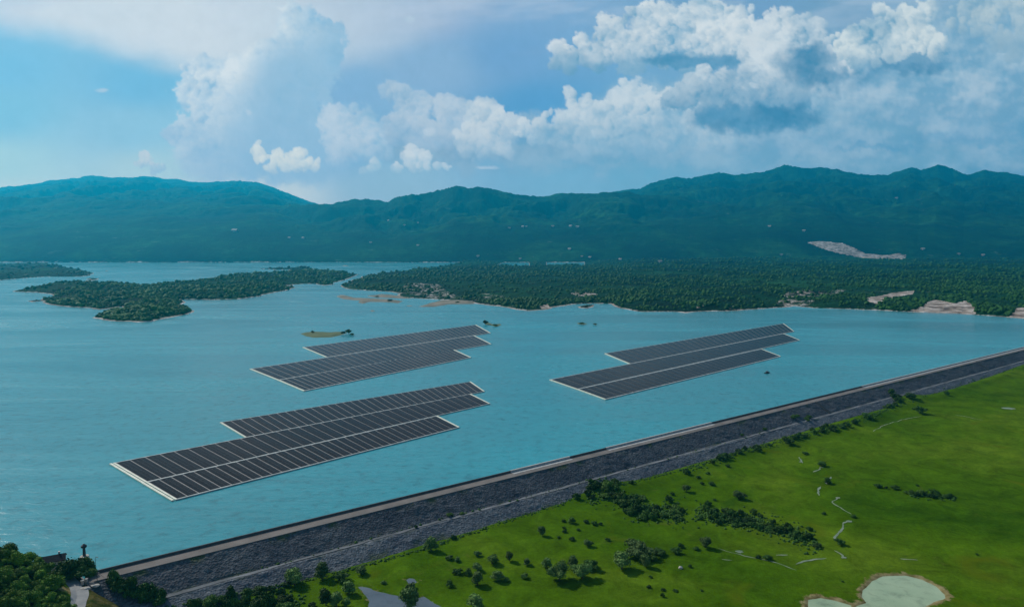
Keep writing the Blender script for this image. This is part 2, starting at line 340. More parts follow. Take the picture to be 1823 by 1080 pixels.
def mat_water(name,col1,col2,rough,bs,scale,spec=.5):
    m,nt,b=new_mat(name); b.inputs['IOR'].default_value=1.33; b.inputs['Roughness'].default_value=rough
    b.inputs['Specular IOR Level'].default_value=spec
    c=ramp(nt,noise(nt,.0035 if name=='lake_water' else .06,4,.5,dist=.5),[(.3,col1),(.7,col2)])
    f=ramp(nt,noise(nt,.16,5,.7,dist=.4),[(.32,.70),(.48,1.0),(.75,1.10)]); c=mix(nt,1.,c,f,'MULTIPLY')
    if name=='lake_water':
        g2=nt.nodes.new('ShaderNodeNewGeometry'); m2=nt.nodes.new('ShaderNodeMapping'); m2.inputs['Scale'].default_value=(.5,2.4,1); m2.inputs['Rotation'].default_value=(0,0,.5); nt.links.new(g2.outputs['Position'],m2.inputs[0])
        sk=noise(nt,.004,7,.7,vec=m2.outputs[0],dist=.8); c=mix(nt,1.,c,ramp(nt,sk,[(.34,.86),(.66,1.14)]),'MULTIPLY'); rr=nt.nodes.new('ShaderNodeMapRange'); nt.links.new(sk,rr.inputs[0]); rr.inputs[1].default_value=.3; rr.inputs[2].default_value=.7; rr.inputs[3].default_value=.08; rr.inputs[4].default_value=.34; nt.links.new(rr.outputs[0],b.inputs['Roughness'])
    nt.links.new(c,b.inputs['Base Color'])
    g=nt.nodes.new('ShaderNodeNewGeometry'); mp=nt.nodes.new('ShaderNodeMapping'); mp.inputs['Scale'].default_value=(.7,1.6,1); mp.inputs['Rotation'].default_value=(0,0,.45)
    nt.links.new(g.outputs['Position'],mp.inputs[0])
    bump(nt,b,noise(nt,scale,6,.62,vec=mp.outputs[0],dist=.6),bs,1.2); return m
M['lake']=mat_water('lake_water',(.026,.245,.28),(.034,.285,.325),.16,.34,.16,.42)
M['pondw']=mat_water('milky_pond_water',(.27,.36,.21),(.38,.46,.28),.08,.04,.4)
M['pondg']=mat_water('grey_pond_water',(.085,.105,.12),(.12,.145,.165),.05,.03,.4)  # grey-blue base carries part of the sky reflection in its colour
M['creek']=simple('creek_water',(.09,.14,.05),(.26,.29,.20),.25,.35)
def mat_panel():
    m,nt,b=new_mat('solar_glass'); b.inputs['Roughness'].default_value=.14; b.inputs['Specular IOR Level'].default_value=.06; b.inputs['IOR'].default_value=1.17
    uv=nt.nodes.new('ShaderNodeUVMap'); br=nd(nt,'ShaderNodeTexBrick'); br.offset=0
    br.inputs['Scale'].default_value=1.0; br.inputs['Brick Width'].default_value=2.2; br.inputs['Row Height'].default_value=1.3; br.inputs['Mortar Size'].default_value=.055
    br.inputs['Color1'].default_value=(.007,.009,.014,1); br.inputs['Color2'].default_value=(.014,.014,.018,1); br.inputs['Mortar'].default_value=(.10,.098,.098,1)
    nt.links.new(uv.outputs[0],br.inputs['Vector']); nt.links.new(br.outputs['Color'],b.inputs['Base Color']); return m
M['panel']=mat_panel()
M['float']=simple('pale_float_plastic',(.24,.27,.26),(.46,.48,.45),.25,.6)
M['deck']=simple('grey_float_deck',(.30,.29,.29),(.40,.39,.38),.3,.8)
M['edgefloat']=simple('end_walkway_float',(.62,.62,.48),(.80,.78,.62),.3,.6)

# ------------------------------------------------------------------ sky backdrop
def mat_sky():
    m=bpy.data.materials.new('sky_backdrop'); m.use_nodes=True; nt=m.node_tree; nt.nodes.clear()
    o=nt.nodes.new('ShaderNodeOutputMaterial'); e=nt.nodes.new('ShaderNodeEmission'); a=nt.nodes.new('ShaderNodeAttribute'); a.attribute_name='radiance'
    g=nt.nodes.new('ShaderNodeNewGeometry'); n=noise(nt,.0016,8,.62,vec=g.outputs['Position'])
    c=mix(nt,1.,a.outputs['Color'],ramp(nt,n,[(.3,.965),(.7,1.035)]),'MULTIPLY')
    nt.links.new(c,e.inputs[0]); e.inputs[1].default_value=SKY_GAIN; nt.links.new(e.outputs[0],o.inputs[0]); m.cycles.emission_sampling='NONE'; return m
SKY_GAIN=1.0; HAZE_S=1.36
def build_sky():
    xs=np.arange(-420,2250,2.0); ys=np.arange(-190,470,2.0); X,Y=np.meshgrid(xs,ys)
    rgb=sky_field(X,Y)
    a=(X-911.5)/FPX; b=(540-Y)/FPX; D=np.stack([a,CT+b*ST,-ST+b*CT],-1); D/=np.linalg.norm(D,axis=-1,keepdims=True)
    # light the backdrop sends out before it crosses the haze, so that it arrives as the sky looks
    Lh=np.minimum((HAZE_TOP-CAM_Z)/np.maximum(D[...,2],1e-3),13600/D[...,1]); T=np.exp(-HAZE_DENS*Lh)[...,None]
    sd=np.array([math.cos(SUN_EL)*math.sin(SUN_AZ),math.cos(SUN_EL)*math.cos(SUN_AZ),math.sin(SUN_EL)]); th=np.degrees(np.arccos(np.clip(D@sd,-1,1)))
    S=np.stack([np.interp(th,[27,84],[.025,.01]),np.interp(th,[27,40,52,60,70,84],[.42,.34,.285,.228,.195,.165]),np.interp(th,[27,40,52,60,70,84],[.605,.51,.43,.355,.31,.262])],-1)*HAZE_S
    rgb=np.maximum((rgb-S*(1-T))/T,.01)
    P=D*34000+np.array([0,0,CAM_Z]); n,mm=X.shape; I=np.arange(n*mm).reshape(n,mm)
    F=np.stack([I[:-1,:-1],I[1:,:-1],I[1:,1:],I[:-1,1:]],-1).reshape(-1,4)
    o=link('sky',mesh('sky',P.reshape(-1,3),F,mat_sky(),True,{'radiance':rgb.reshape(-1,3)})); tag(o,kind='structure')
build_sky()

# ------------------------------------------------------------------ dam frame of reference
P1=np.array([-150.06,236.51]); DS=np.array([.80592,.59202]); DN=np.array([.59202,-.80592])   # along the crest, downstream
def st_xy(s,t): s=np.asarray(s,float); t=np.asarray(t,float); return P1[0]+DS[0]*s+DN[0]*t, P1[1]+DS[1]*s+DN[1]*t
def xy_st(x,y): return (x-P1[0])*DS[0]+(y-P1[1])*DS[1],(x-P1[0])*DN[0]+(y-P1[1])*DN[1]
ZM=-8.0
# ponds, traced on the meadow plane
POND_R=bumpy(wpoly([(1571,1023),(1613.5,1021),(1644,1029),(1668,1041),(1684,1056),(1686,1063),(1665,1070),(1651,1077),(1645,1098),(1580,1118),(1500,1105),(1508,1084),(1521,1077),(1541,1070),(1533,1060),(1535,1048),(1551,1031)],ZM),3,.10,3)
POND_L=bumpy(wpoly([(1437,1064),(1460,1060.5),(1487,1066),(1518,1075),(1512,1090),(1500,1108),(1436,1108)],ZM),3,.10,4)
POND_G=bumpy(wpoly([(636,1041),(655,1043),(672,1049.5),(708,1058),(725,1064),(740,1063),(754,1059),(764,1064),(774,1071),(790,1079),(806,1100),(720,1108),(645,1108),(652,1080),(655,1068),(646,1054)],ZM),3,.14,5)
POND_S=bumpy(wpoly([(722,1030),(728,1026),(738,1028),(742,1034),(735,1038),(726,1037)],ZM),3,.2,6)
PONDS=[POND_R,POND_L,POND_G,POND_S]
XE_Y=[150,180,205,222,240,255]; XE_X=[-118,-126,-138,-147.5,-167,-177]
def near_h(x,y):
    x=np.asarray(x,float); y=np.asarray(y,float); s,t=xy_st(x,y)
    h=ZM+.5*(fbm(x/60,y/60,201,3)-.5)+ (fbm(x/7,y/7,203,3)-.5)*.22 + smooth(640,900,s)*2.6
    def mound(px,py,rx,ry,a):
        c=gr(px,py,ZM); ss,tt=xy_st(c[0],c[1]); return a*np.exp(-(((s-ss)/rx)**2+((t-tt)/ry)**2))
    h=h+mound(1065,868,22,8,2.6)+mound(1612,712,26,9,3.6)+mound(1500,758,60,7,.8)
    h=h+1.2*np.exp(-((t-33)/6.)**2)*smooth(150,260,s)
    # abutment hill on the left
    xe=np.interp(y,XE_Y,XE_X); wd=xe-x
    hill=2.2+.55*np.clip(wd,0,60)+2.0*(fbm(x/12,y/12,205,4)-.5)*smooth(0,10,wd)
    east=2.2-.55*np.clip(-wd-5.5,0,40)
    a=np.where(wd>0,hill,east)
    a=np.where(np.abs(wd+2.5)<3,2.2,a)
    shore=2.4+(t+17.5)*.9+1.2*(fbm(x/6,y/6,207,3)-.5)
    a=np.minimum(a,np.where(t<-13,shore,99)); a=np.where((s>2)&(t<2),np.minimum(a,2.2-(s-2)*.8),a)
    a=np.maximum(a,-9)
    h=np.where(a>h,a,h)
    return h
def pond_d(x,y):
    d=np.full(np.shape(x),-1e3)
    for p in PONDS: d=np.maximum(d,polydist(p,x,y))
    return d
def build_meadow():
    vs_=np.concatenate([np.arange(556,1110,1.15),np.arange(1112,1700,9)]); us=np.arange(-420,2300,2.4)
    U,V=np.meshgrid(us,vs_); a=(U-911.5)/FPX; b=(540-V)/FPX; t=(ZM-CAM_Z)/(-ST+b*CT); X=a*t; Y=(CT+b*ST)*t
    s,tt=xy_st(X,Y); Z=near_h(X,Y); pd=pond_d(X,Y); Z=Z-np.clip((pd+.8)*.35,0,.9)
    bare=smooth(-4.6,-.3,pd)*.66+smooth(-1.2,.2,pd)*.3
    # grey pond has grassy banks
    g=polydist(POND_G,X,Y); bare=np.where(np.maximum(g,polydist(POND_S,X,Y))>-9,bare*.45,bare)
    wd=np.interp(Y,XE_Y,XE_X)-X; wood=smooth(2,6,wd)*(Y<300)*(tt>-40)
    scrub=smooth(-1.5,-2.5,wd)*(wd>-45)*(Z>ZM+.8)*(s<34)
    bare=np.maximum(bare,((s<2)&(tt<-9)&(tt>-22)&(Z<3.2))*.5); bare=np.maximum(bare,smooth(6,2,np.hypot(s+9,tt-11))*.9)
    keep=(tt>14)|(s<14)
    n,mm=X.shape; I=np.arange(n*mm).reshape(n,mm); k=keep[:-1,:-1]|keep[1:,1:]
    F=np.stack([I[:-1,:-1],I[1:,:-1],I[1:,1:],I[:-1,1:]],-1)[k]
    o=link('meadow',mesh('meadow',np.stack([X,Y,Z],-1).reshape(-1,3),F,M['meadow'],True,{'bare':bare.ravel()*.5,'wood':wood.ravel().astype(float),'scrub':scrub.ravel().astype(float)})); tag(o,kind='structure')
build_meadow()
# one wide sheet under everything, out to the edge of the modelled world
G=13500
tag(link('ground',mesh('ground',[(-G,-G*.2,-12),(G,-G*.2,-12),(G,G,-12),(-G,G,-12)],[(0,1,2,3)],M['meadow'])),kind='structure')
for p,mt,nm,z in ((POND_R+[],'pondw','pond',-.42),(POND_L,'pondw','pond',-.42),(POND_G,'pondg','pond',-.40),(POND_S,'pondg','pond',-.36)):
    c=np.mean(p,0); V=[(c[0]+(x-c[0])*1.03,c[1]+(y-c[1])*1.03,ZM+z) for x,y in p]
    me=bpy.data.meshes.new(nm); me.from_pydata(V,[],[tuple(range(len(V)))]); me.materials.append(M[mt]); tag(link(nm,me),kind='structure')
def drape(pts,width,seed,lift=.10,step=1.0,jit=.5,h=near_h,wvar=.35):
    """ribbon mesh along world points"""
    P=[np.array(p,float) for p in pts]; Q=[]
    for a,b in zip(P[:-1],P[1:]):
        n=max(1,int(np.linalg.norm(b-a)/step)); Q+=[a+(b-a)*i/n for i in range(n)]
    Q.append(P[-1]); Q=np.array(Q); r=np.random.RandomState(seed)
    for _ in range(4):
        if len(Q)>2: Q[1:-1]=(Q[:-2]+2*Q[1:-1]+Q[2:])/4
    k=np.arange(len(Q))*step; off=(fbm(k/6.,k*0+seed,seed,3)-.5)*2*jit
    T=np.gradient(Q,axis=0) if len(Q)>1 else np.array([[1,0]]); T/=np.linalg.norm(T,axis=1,keepdims=True)+1e-9; N=np.c_[-T[:,1],T[:,0]]
    C=Q+N*off[:,None]; wv=width*(1+wvar*2*(fbm(k/3.,k*0+seed+9,seed+1,2)-.5)); wv=wv*np.clip(np.minimum(np.arange(len(Q))+1,len(Q)-np.arange(len(Q)))/3,.35,1)
    rows=[C+N*(wv*f)[:,None] for f in(-.5,-.17,.17,.5)]; V=[]
    for R in rows: V.append(np.c_[R,h(R[:,0],R[:,1])+lift])
    V=np.stack(V,1).reshape(-1,3); n=len(Q); F=[(i*4+j,i*4+j+1,(i+1)*4+j+1,(i+1)*4+j) for i in range(n-1) for j in range(3)]
    return V,F
CREEK=[[(1422,813),(1428,824)],[(1448,840),(1463,831)],[(1478,848),(1472,862)],[(1461,866),(1453,872),(1458,882)],[(1492,887),(1480,894),(1497,905),(1516,915)],
 [(1510,926),(1489,950),(1485,962)],[(1487,979),(1505,988),(1502,994)],[(1470,992),(1440,996),(1418,1004)],[(1278,977),(1312,986),(1350,993),(1391,1004),(1418,1014)],
 [(1285,995),(1303,997)],[(1381,987),(1402,987)],[(1553,768),(1573,757),(1610,746),(1640,741)],[(1701,738),(1728,743),(1747,748)],[(1603,994),(1635,998)]]
mb=MB()
for i,c in enumerate(CREEK):
    V,F=drape([gr(x,y,ZM)[:2] for x,y in c],(.85 if i not in(8,11,12) else .5),300+i,.12,jit=1.1,wvar=.7); mb.add(V,F)
for x,y,wd_ in((1512,928,2.),(1316,982,2.2),(1502,992,1.6),(1492,886,1.6),(1795,727,6.),(1425,822,1.2),(1462,832,1.4)):
    c=gr(x,y,ZM); k=12; r=np.random.RandomState(x); A=np.arange(k)*2*math.pi/k; R=wd_*(.7+.5*r.rand(k))*.6
    V=[(c[0],c[1],near_h(c[0],c[1])+.16)]+[(c[0]+R[j]*1.3*math.cos(A[j]),c[1]+R[j]*math.sin(A[j]),float(near_h(c[0]+R[j]*1.3*math.cos(A[j]),c[1]+R[j]*math.sin(A[j])))+.16) for j in range(k)]
    mb.add(V,[(0,1+j,1+(j+1)%k) for j in range(k)])
tag(link('creek',mb.mesh('creek',M['creek'])),kind='structure')

# ------------------------------------------------------------------ lake
def lakept(s,t): x,y=st_xy(s,t); return (float(x),float(y),0.0)
a=lakept(-700,1.5); b=lakept(9000,1.5)
me=bpy.data.meshes.new('lake'); me.from_pydata([a,b,(b[0],7000,0),(-9000,7000,0),(-9000,a[1],0)],[],[(0,1,2,3,4)]); me.materials.append(M['lake'])
tag(link('lake',me),kind='structure')

# ------------------------------------------------------------------ far terrain
SHORE=4870.
def ridge(pts,R):
    r=[];z=[]
    for x,y in pts:
        d=ray(x,y); t=R/d[1]; r.append(d[0]*t/R); z.append(CAM_Z+d[2]*t)
    return np.array(r),np.array(z)
RID=[
 (12600,ridge([(-500,352),(-250,345),(0,333),(60,327),(120,317),(165,313),(200,316),(270,315),(330,321),(375,325),(430,322),(460,324),(490,335),(520,347),(560,361),(640,385),(800,410),(2400,420)],12600),.8,211),
 (7600,ridge([(-500,352),(-200,350),(0,347),(100,354),(170,352),(300,360),(430,366),(560,362),(600,361),(650,354),(690,357),(720,349),(770,340),(810,332),(835,335),(868,333),(900,341),(940,347),(985,348),(1035,343),(1090,341),(1150,345),(1220,352),(1300,362),(1400,368),(1520,362),(1650,372),(1823,362),(2000,365),(2400,370)],7600),1.0,212),
 (8900,ridge([(-500,400),(500,392),(640,372),(760,366),(900,360),(1000,362),(1120,352),(1200,336),(1260,330),(1330,338),(1420,330),(1500,334),(1600,330),(1720,322),(1823,334),(2100,330),(2400,340)],8900),1.1,215),
 (10500,ridge([(-500,420),(900,405),(1000,370),(1060,350),(1100,340),(1140,335),(1160,325),(1200,316),(1230,318),(1280,305),(1310,311),(1350,308),(1395,293),(1440,299),(1490,300),(1530,309),(1580,311),(1620,298),(1640,302),(1670,293),(1700,302),(1720,310),(1755,302),(1823,313),(1950,305),(2100,318),(2400,312)],10500),.9,213),
 (6100,ridge([(-500,425),(0,430),(200,440),(500,436),(700,425),(850,418),(1000,422),(1100,412),(1250,405),(1400,415),(1500,405),(1650,398),(1823,405),(2100,400),(2400,400)],6100),1.0,214)]
def hills_h(x,y):
    r=x/np.maximum(y,1); out=np.full(np.shape(x),-5.)
    for R,(rr,zz),pw,sd in RID:
        dl=(fbm(r*14,y*0,sd,4)-.5)*R*.10; yc=R+dl; s=(y-SHORE)/(yc-SHORE); z=CAM_Z+(np.interp(r,rr,zz)-CAM_Z+(fbm(r*60,y*0,sd+70,5,.5)-.45)*52*np.clip(s,0,1)**14)*yc/R; g=np.where(s<1,np.clip(s,0,1)**(pw*.9),np.clip(1-(s-1)*1.6,-.2,1))
        n=1-np.abs(2*fbm(x/850+.35*fbm(x/400,y/400,sd+60,3),y/1100,sd+20,6,.55)-1); n2=fbm(x/160,y/200,sd+30,5)-.5
        am=np.clip(s,0,1)*(1-np.clip(s,0,1)**5)
        hh=z*g*(1+np.minimum(n-.97,0)*1.25*am)+(n2-.12)*(26*np.clip(s*2,0,1)*(1-.8*np.clip(s,0,1)**5))
        out=np.maximum(out,np.where(s>0,hh,-5))
    return out
MAINP=[(604,508),(617,514),(652,517),(690,519),(712,522),(707,529),(740,531),(790,534),(830,536),(850,541),(869,543.5),(899,547),(918,551),(938,553.5),(976,551),(994,546),(1010,544),(1027,541),(1060,540),(1087,541),(1102,548.5),(1140,555),(1203,555),(1223,557.5),(1241,555),(1310,553),(1370,549),(1415,545),(1449,548.6),(1500,550),(1558,552),(1615,555),(1702,558),(1759,562),(1823,567),(1990,580),(2400,600),(2400,462),(1042,462),(1038,474.5),(1006,474.8),(975,475),(974,468),(968,466.5),(946,466.5),(941,468),(942,474.5),(905,475),(885,472),(898,467),(890,464),(820,464),(812,470),(765,477),(702,484),(677,486),(642,492),(622,501)]
MAINW=bumpy(wpoly(MAINP),3,.16,8)
BARE_K=1
BARE=[([(1438,431),(1465,430),(1500,434),(1520,442),(1540,452),(1575,455),(1600,452),(1613,455),(1612,459),(1570,460),(1535,458),(1500,451),(1478,446),(1460,440)],1.),
 ([(1538,530),(1570,526),(1590,521),(1628,517),(1625,523),(1600,527),(1575,533),(1565,541),(1548,537)],.56),
 ([(1610,556),(1640,546),(1650,537),(1665,533),(1700,540),(1720,535),(1735,545),(1738,558),(1700,559),(1650,558)],.56),
 ([(1795,566),(1810,548),(1850,545),(1900,575)],.5),([(1380,540),(1400,520),(1445,514),(1460,528),(1440,545),(1400,546)],.28),([(1455,518),(1510,514),(1500,522),(1460,528)],.25),
 ([(700,515),(730,503),(780,505),(800,520),(830,532),(780,532),(715,522)],.27),([(1015,522),(1040,516),(1065,524),(1030,528)],.36),([(840,535),(860,520),(900,525),(890,545)],.24),([(960,545),(975,541),(978,547),(966,549)],.7),([(1230,546),(1250,534),(1256,543),(1240,550)],.38),([(1290,552),(1310,540),(1330,552)],.28)]
def land_h(x,y,d,cap,sd,relief):
    n=fbm(x/140,y/140,sd,5)-.35; n2=fbm(x/22,y/22,sd+5,4)-.5
    sh=np.clip(d,-40,1e6)
    return np.where(sh<0,sh*.35-.3,-.3+np.minimum(sh*.16,1.5)+cap*smooth(0,70,sh)*(.35+.65*np.clip(n*2,0,1.4))*relief+n2*3*smooth(2,25,sh))
def grid_terrain(name,us,vs_,hfun,bfun=None,mat='hills',ylist=None):
    if ylist is None:
        V_=np.array(vs_); b=(540-V_)/FPX; t=(0-CAM_Z)/(-ST+b*CT); yl=(CT+b*ST)*t
    else: yl=np.array(ylist)
    # pixel columns on the water plane at that distance
    f=yl*CT+CAM_Z*ST; X=(us[None,:]-911.5)/FPX*f[:,None]; Y=np.repeat(yl[:,None],len(us),1)
    Z=hfun(X,Y); n,mm=X.shape; I=np.arange(n*mm).reshape(n,mm)
    hi=np.maximum(np.maximum(Z[:-1,:-1],Z[1:,:-1]),np.maximum(Z[1:,1:],Z[:-1,1:]))>-1.2
    F=np.stack([I[:-1,:-1],I[:-1,1:],I[1:,1:],I[1:,:-1]],-1)[hi]
    if F[0][0]>F[0][2]: F=F[:,::-1]
    used=np.unique(F); mp=np.full(n*mm,-1); mp[used]=np.arange(len(used)); P=np.stack([X,Y,Z],-1).reshape(-1,3)[used]
    bare=np.zeros(len(used)) if bfun is None else bfun(P)
    me=mesh(name,P,mp[F],M[mat],True,{'bare':bare})
    # make sure normals face up
    if me.polygons[0].normal.z<0: me.flip_normals()
    return link(name,me),P
def bare_fn(P):
    u,v=pix(P[:,0],P[:,1],P[:,2]); out=np.zeros(len(P))
    for poly,s in BARE:
        xs=[p[0] for p in poly]; ys=[p[1] for p in poly]
        m=(u>min(xs)-5)&(u<max(xs)+5)&(v>min(ys)-5)&(v<max(ys)+5)
        if m.any():
            k=smooth(-1.5,1.0,polydist(poly,u[m],v[m])); out[m]=np.maximum(out[m],k*s)
    return np.maximum(out,.44*smooth(1.7,.4,P[:,2])*(P[:,1]<SHORE))
def main_h(x,y):
    d=np.full(x.shape,-50.); m=(y<7200)
    d[m]=polydist(MAINW,x[m],y[m])
    back=np.interp(x/y,[-.3,.0,.12,.2],[.28,.4,.45,1.])   # stay low where water shows behind
    cap=9+ (y-1300)/3500*38
    h=land_h(x,y,d,cap*back,221,1.0)
    fs=(y-SHORE)*.9+90*(fbm(x/350,y*0,223,4)-.5)
    h=np.where(y>SHORE-120,np.maximum(h,np.where(fs>0,np.minimum(fs*.05,4),-4)),h)
    H=hills_h(x,y); return np.where(y>SHORE,np.maximum(h,H),h)
yl=list(np.array([CAM_Z*0]))
V_=np.arange(606,468.0,-.55); b_=(540-V_)/FPX; t_=-CAM_Z/(-ST+b_*CT); yl=list((CT+b_*ST)*t_)
y0=yl[-1]; yl+=list(y0*np.power(13300/y0,np.arange(1,210)/209.))
hills,HP=grid_terrain('hills',np.arange(-420,2250,1.9),None,main_h,bare_fn,ylist=yl); tag(hills,kind='structure')

ISL=[ # outline on the water, cap height, seed, material
 ([(-420,512),(-200,507),(0,499),(50,494.5),(83,492.5),(146,492.5),(164,490),(168,486),(150,481),(126,477),(100,473),(60,472),(-420,472)],20,31,'hills',1),
 ([(151,499),(160,500),(174,498),(170,495),(158,495)],3,32,'hills',1),
 ([(19,519),(48,520),(86,523),(92,528),(76,531),(71,534.5),(43,535.5),(58,538),(71,536),(78,539.6),(106,544.7),(136,547),(161,548.5),(177,551),(195,549.5),(215,546),(222,550),(200,554),(183,556),(168,563),(164,566.5),(192,571),(242,573.7),(275,572.5),(283,569),(323,561.6),(346,555.6),(338,550),(325,543.5),(333,538),(325,533),(373,533.5),(424,532.5),(449,529),(465,527),(493,520),(513,516),(528,512),(512,508.5),(541,505),(561,505),(574,508.5),(596,506),(616,498),(639,488.5),(605,484),(560,482),(500,487),(452,488),(410,492),(380,496),(345,502),(300,506),(262,509),(240,507),(180,505),(110,506),(60,512)],16,33,'hills',1),
 ([(461,478.5),(490,480.5),(515,480),(520,485),(565,485),(566,479),(550,476.5),(520,476.5),(512,477.5),(480,477)],9,34,'hills',1),
 ([(607,473),(614,472),(622,473),(614,474)],1.5,35,'hills',0),
 ([(598,528),(605,524.5),(618,526),(632,530),(660,531),(700,533),(719,536),(710,540),(690,538),(660,537),(645,541),(636,538),(640,535),(610,532)],2.0,36,'spit',0),
 ([(652,527),(680,523.5),(700,525),(722,528),(735,532),(700,530.5),(670,529.5)],2.0,37,'spit',0),
 ([(743,546),(765,539),(782,535),(810,534),(845,536),(846,541),(800,541.5),(775,546)],2.4,38,'spit',0),
 ([(657,553),(663,551.5),(670,553),(663,555)],.6,39,'spit',0),
 ([(721,544.3),(728,543),(737,544),(729,545.5)],.6,40,'spit',0),
 ([(533,594),(545,591),(560,590),(590,591),(612,589.5),(620,592),(610,596),(590,600.5),(555,601),(542,598)],1.6,41,'islet',0),
 ([(859,574),(868,573),(878,577),(894,576),(893,579),(884,582),(876,580),(862,577)],1.2,42,'islet',0),
 ([(1025,575),(1036,573.5),(1048,576),(1040,578),(1028,577)],1.2,43,'islet',0),
 ([(1055,577),(1060,575.8),(1065,577.5),(1060,579.2)],1.2,44,'islet',0),
 ([(1027,546),(1040,543),(1060,542.5),(1058,546),(1047,549),(1030,548)],2.,45,'hills',0),
 ([(185,482),(190,481.3),(194,482),(190,482.8)],1.,46,'hills',0)]
ISLD=[]
for poly,cap,sd,mt,big in ISL:
    W=bumpy(wpoly(poly),3,.2 if big else .1,sd); us=[p[0] for p in poly]; vv=[p[1] for p in poly]
    su=1.7 if big else .7; sv=.45 if big else .25
    def hf(x,y,W=W,cap=cap,sd=sd,big=big):
        d=polydist(W,x,y)
        if big: return land_h(x,y,d,cap,sd+300,1.0)
        return np.where(d<0,d*.3-.2,-.2+np.minimum(d*.14,cap*.5)+cap*(fbm(x/12,y/12,sd,4)-.25)*smooth(0,12,d))
    o,P=grid_terrain('island',np.arange(min(us)-6,max(us)+6,su),np.arange(max(vv)+2,min(vv)-2,-sv),hf,bare_fn if mt=='hills' else None,mat=mt)
    tag(o,kind='structure'); ISLD.append((P,cap,big))

# ------------------------------------------------------------------ far woodland (uncountable, one mass per land)
PHI=(1+5**.5)/2
ICO=np.array([(-1,PHI,0),(1,PHI,0),(-1,-PHI,0),(1,-PHI,0),(0,-1,PHI),(0,1,PHI),(0,-1,-PHI),(0,1,-PHI),(PHI,0,-1),(PHI,0,1),(-PHI,0,-1),(-PHI,0,1)])/math.sqrt(1+PHI*PHI)
ICF=np.array([(0,11,5),(0,5,1),(0,1,7),(0,7,10),(0,10,11),(1,5,9),(5,11,4),(11,10,2),(10,7,6),(7,1,8),(3,9,4),(3,4,2),(3,2,6),(3,6,8),(3,8,9),(4,9,5),(2,4,11),(6,2,10),(8,6,7),(9,8,1)])
def blobs(name,P,R,seed,mat):
    rs=np.random.RandomState(seed); n=len(P)
    V=ICO[None]*R[:,None,None]*(1+.55*(rs.rand(n,12,1)-.5)); V[:,:,2]*=.85; V=V+P[:,None,:]; V[:,:,2]+=R[:,None]*.35
    F=(ICF[None]+12*np.arange(n)[:,None,None]).reshape(-1,3)
    return link(name,mesh(name,V.reshape(-1,3),F,mat,False))
def far_woods(P,n,seed,zmin=1.4,ymax=4700,big=1.0):
    rs=np.random.RandomState(seed); f=((fbm(P[:,0]/90,P[:,1]/90,seed+50,5)+.9*(fbm(P[:,0]/420,P[:,1]/420,seed+57,3)-.5))>.44)|(rs.rand(len(P))<.10)
    b=bare_fn(P); m=(P[:,2]>zmin)&(P[:,1]<ymax)&f&(b<.45); Q=P[m]
    if len(Q)==0: return
    k=rs.choice(len(Q),min(n,len(Q)),replace=len(Q)<n); Q=Q[k].copy(); Q[:,:2]+=rs.uniform(-1.5,1.5,(len(Q),2))*np.clip(Q[:,1:2]/1500,.5,3)
    R=(1.2+4.6*rs.rand(len(Q))**3)*np.clip(Q[:,1]/2000,1,1.7)*big
    o=blobs('far_woods',Q,R,seed,M['woods']); tag(o,kind='stuff')
    return o
o=far_woods(HP,34000,401); tag(o,'dense green woodland covering the low land along the far shore','woodland')
lab=['green wooded point at the far left edge of the lake',None,'dense trees covering the long many-fingered island on the left','wooded islet beyond the long island']
for i in(0,2,3):
    o=far_woods(ISLD[i][0],{0:1800,2:9000,3:500}[i],410+i,1.2); tag(o,lab[i],'woodland')

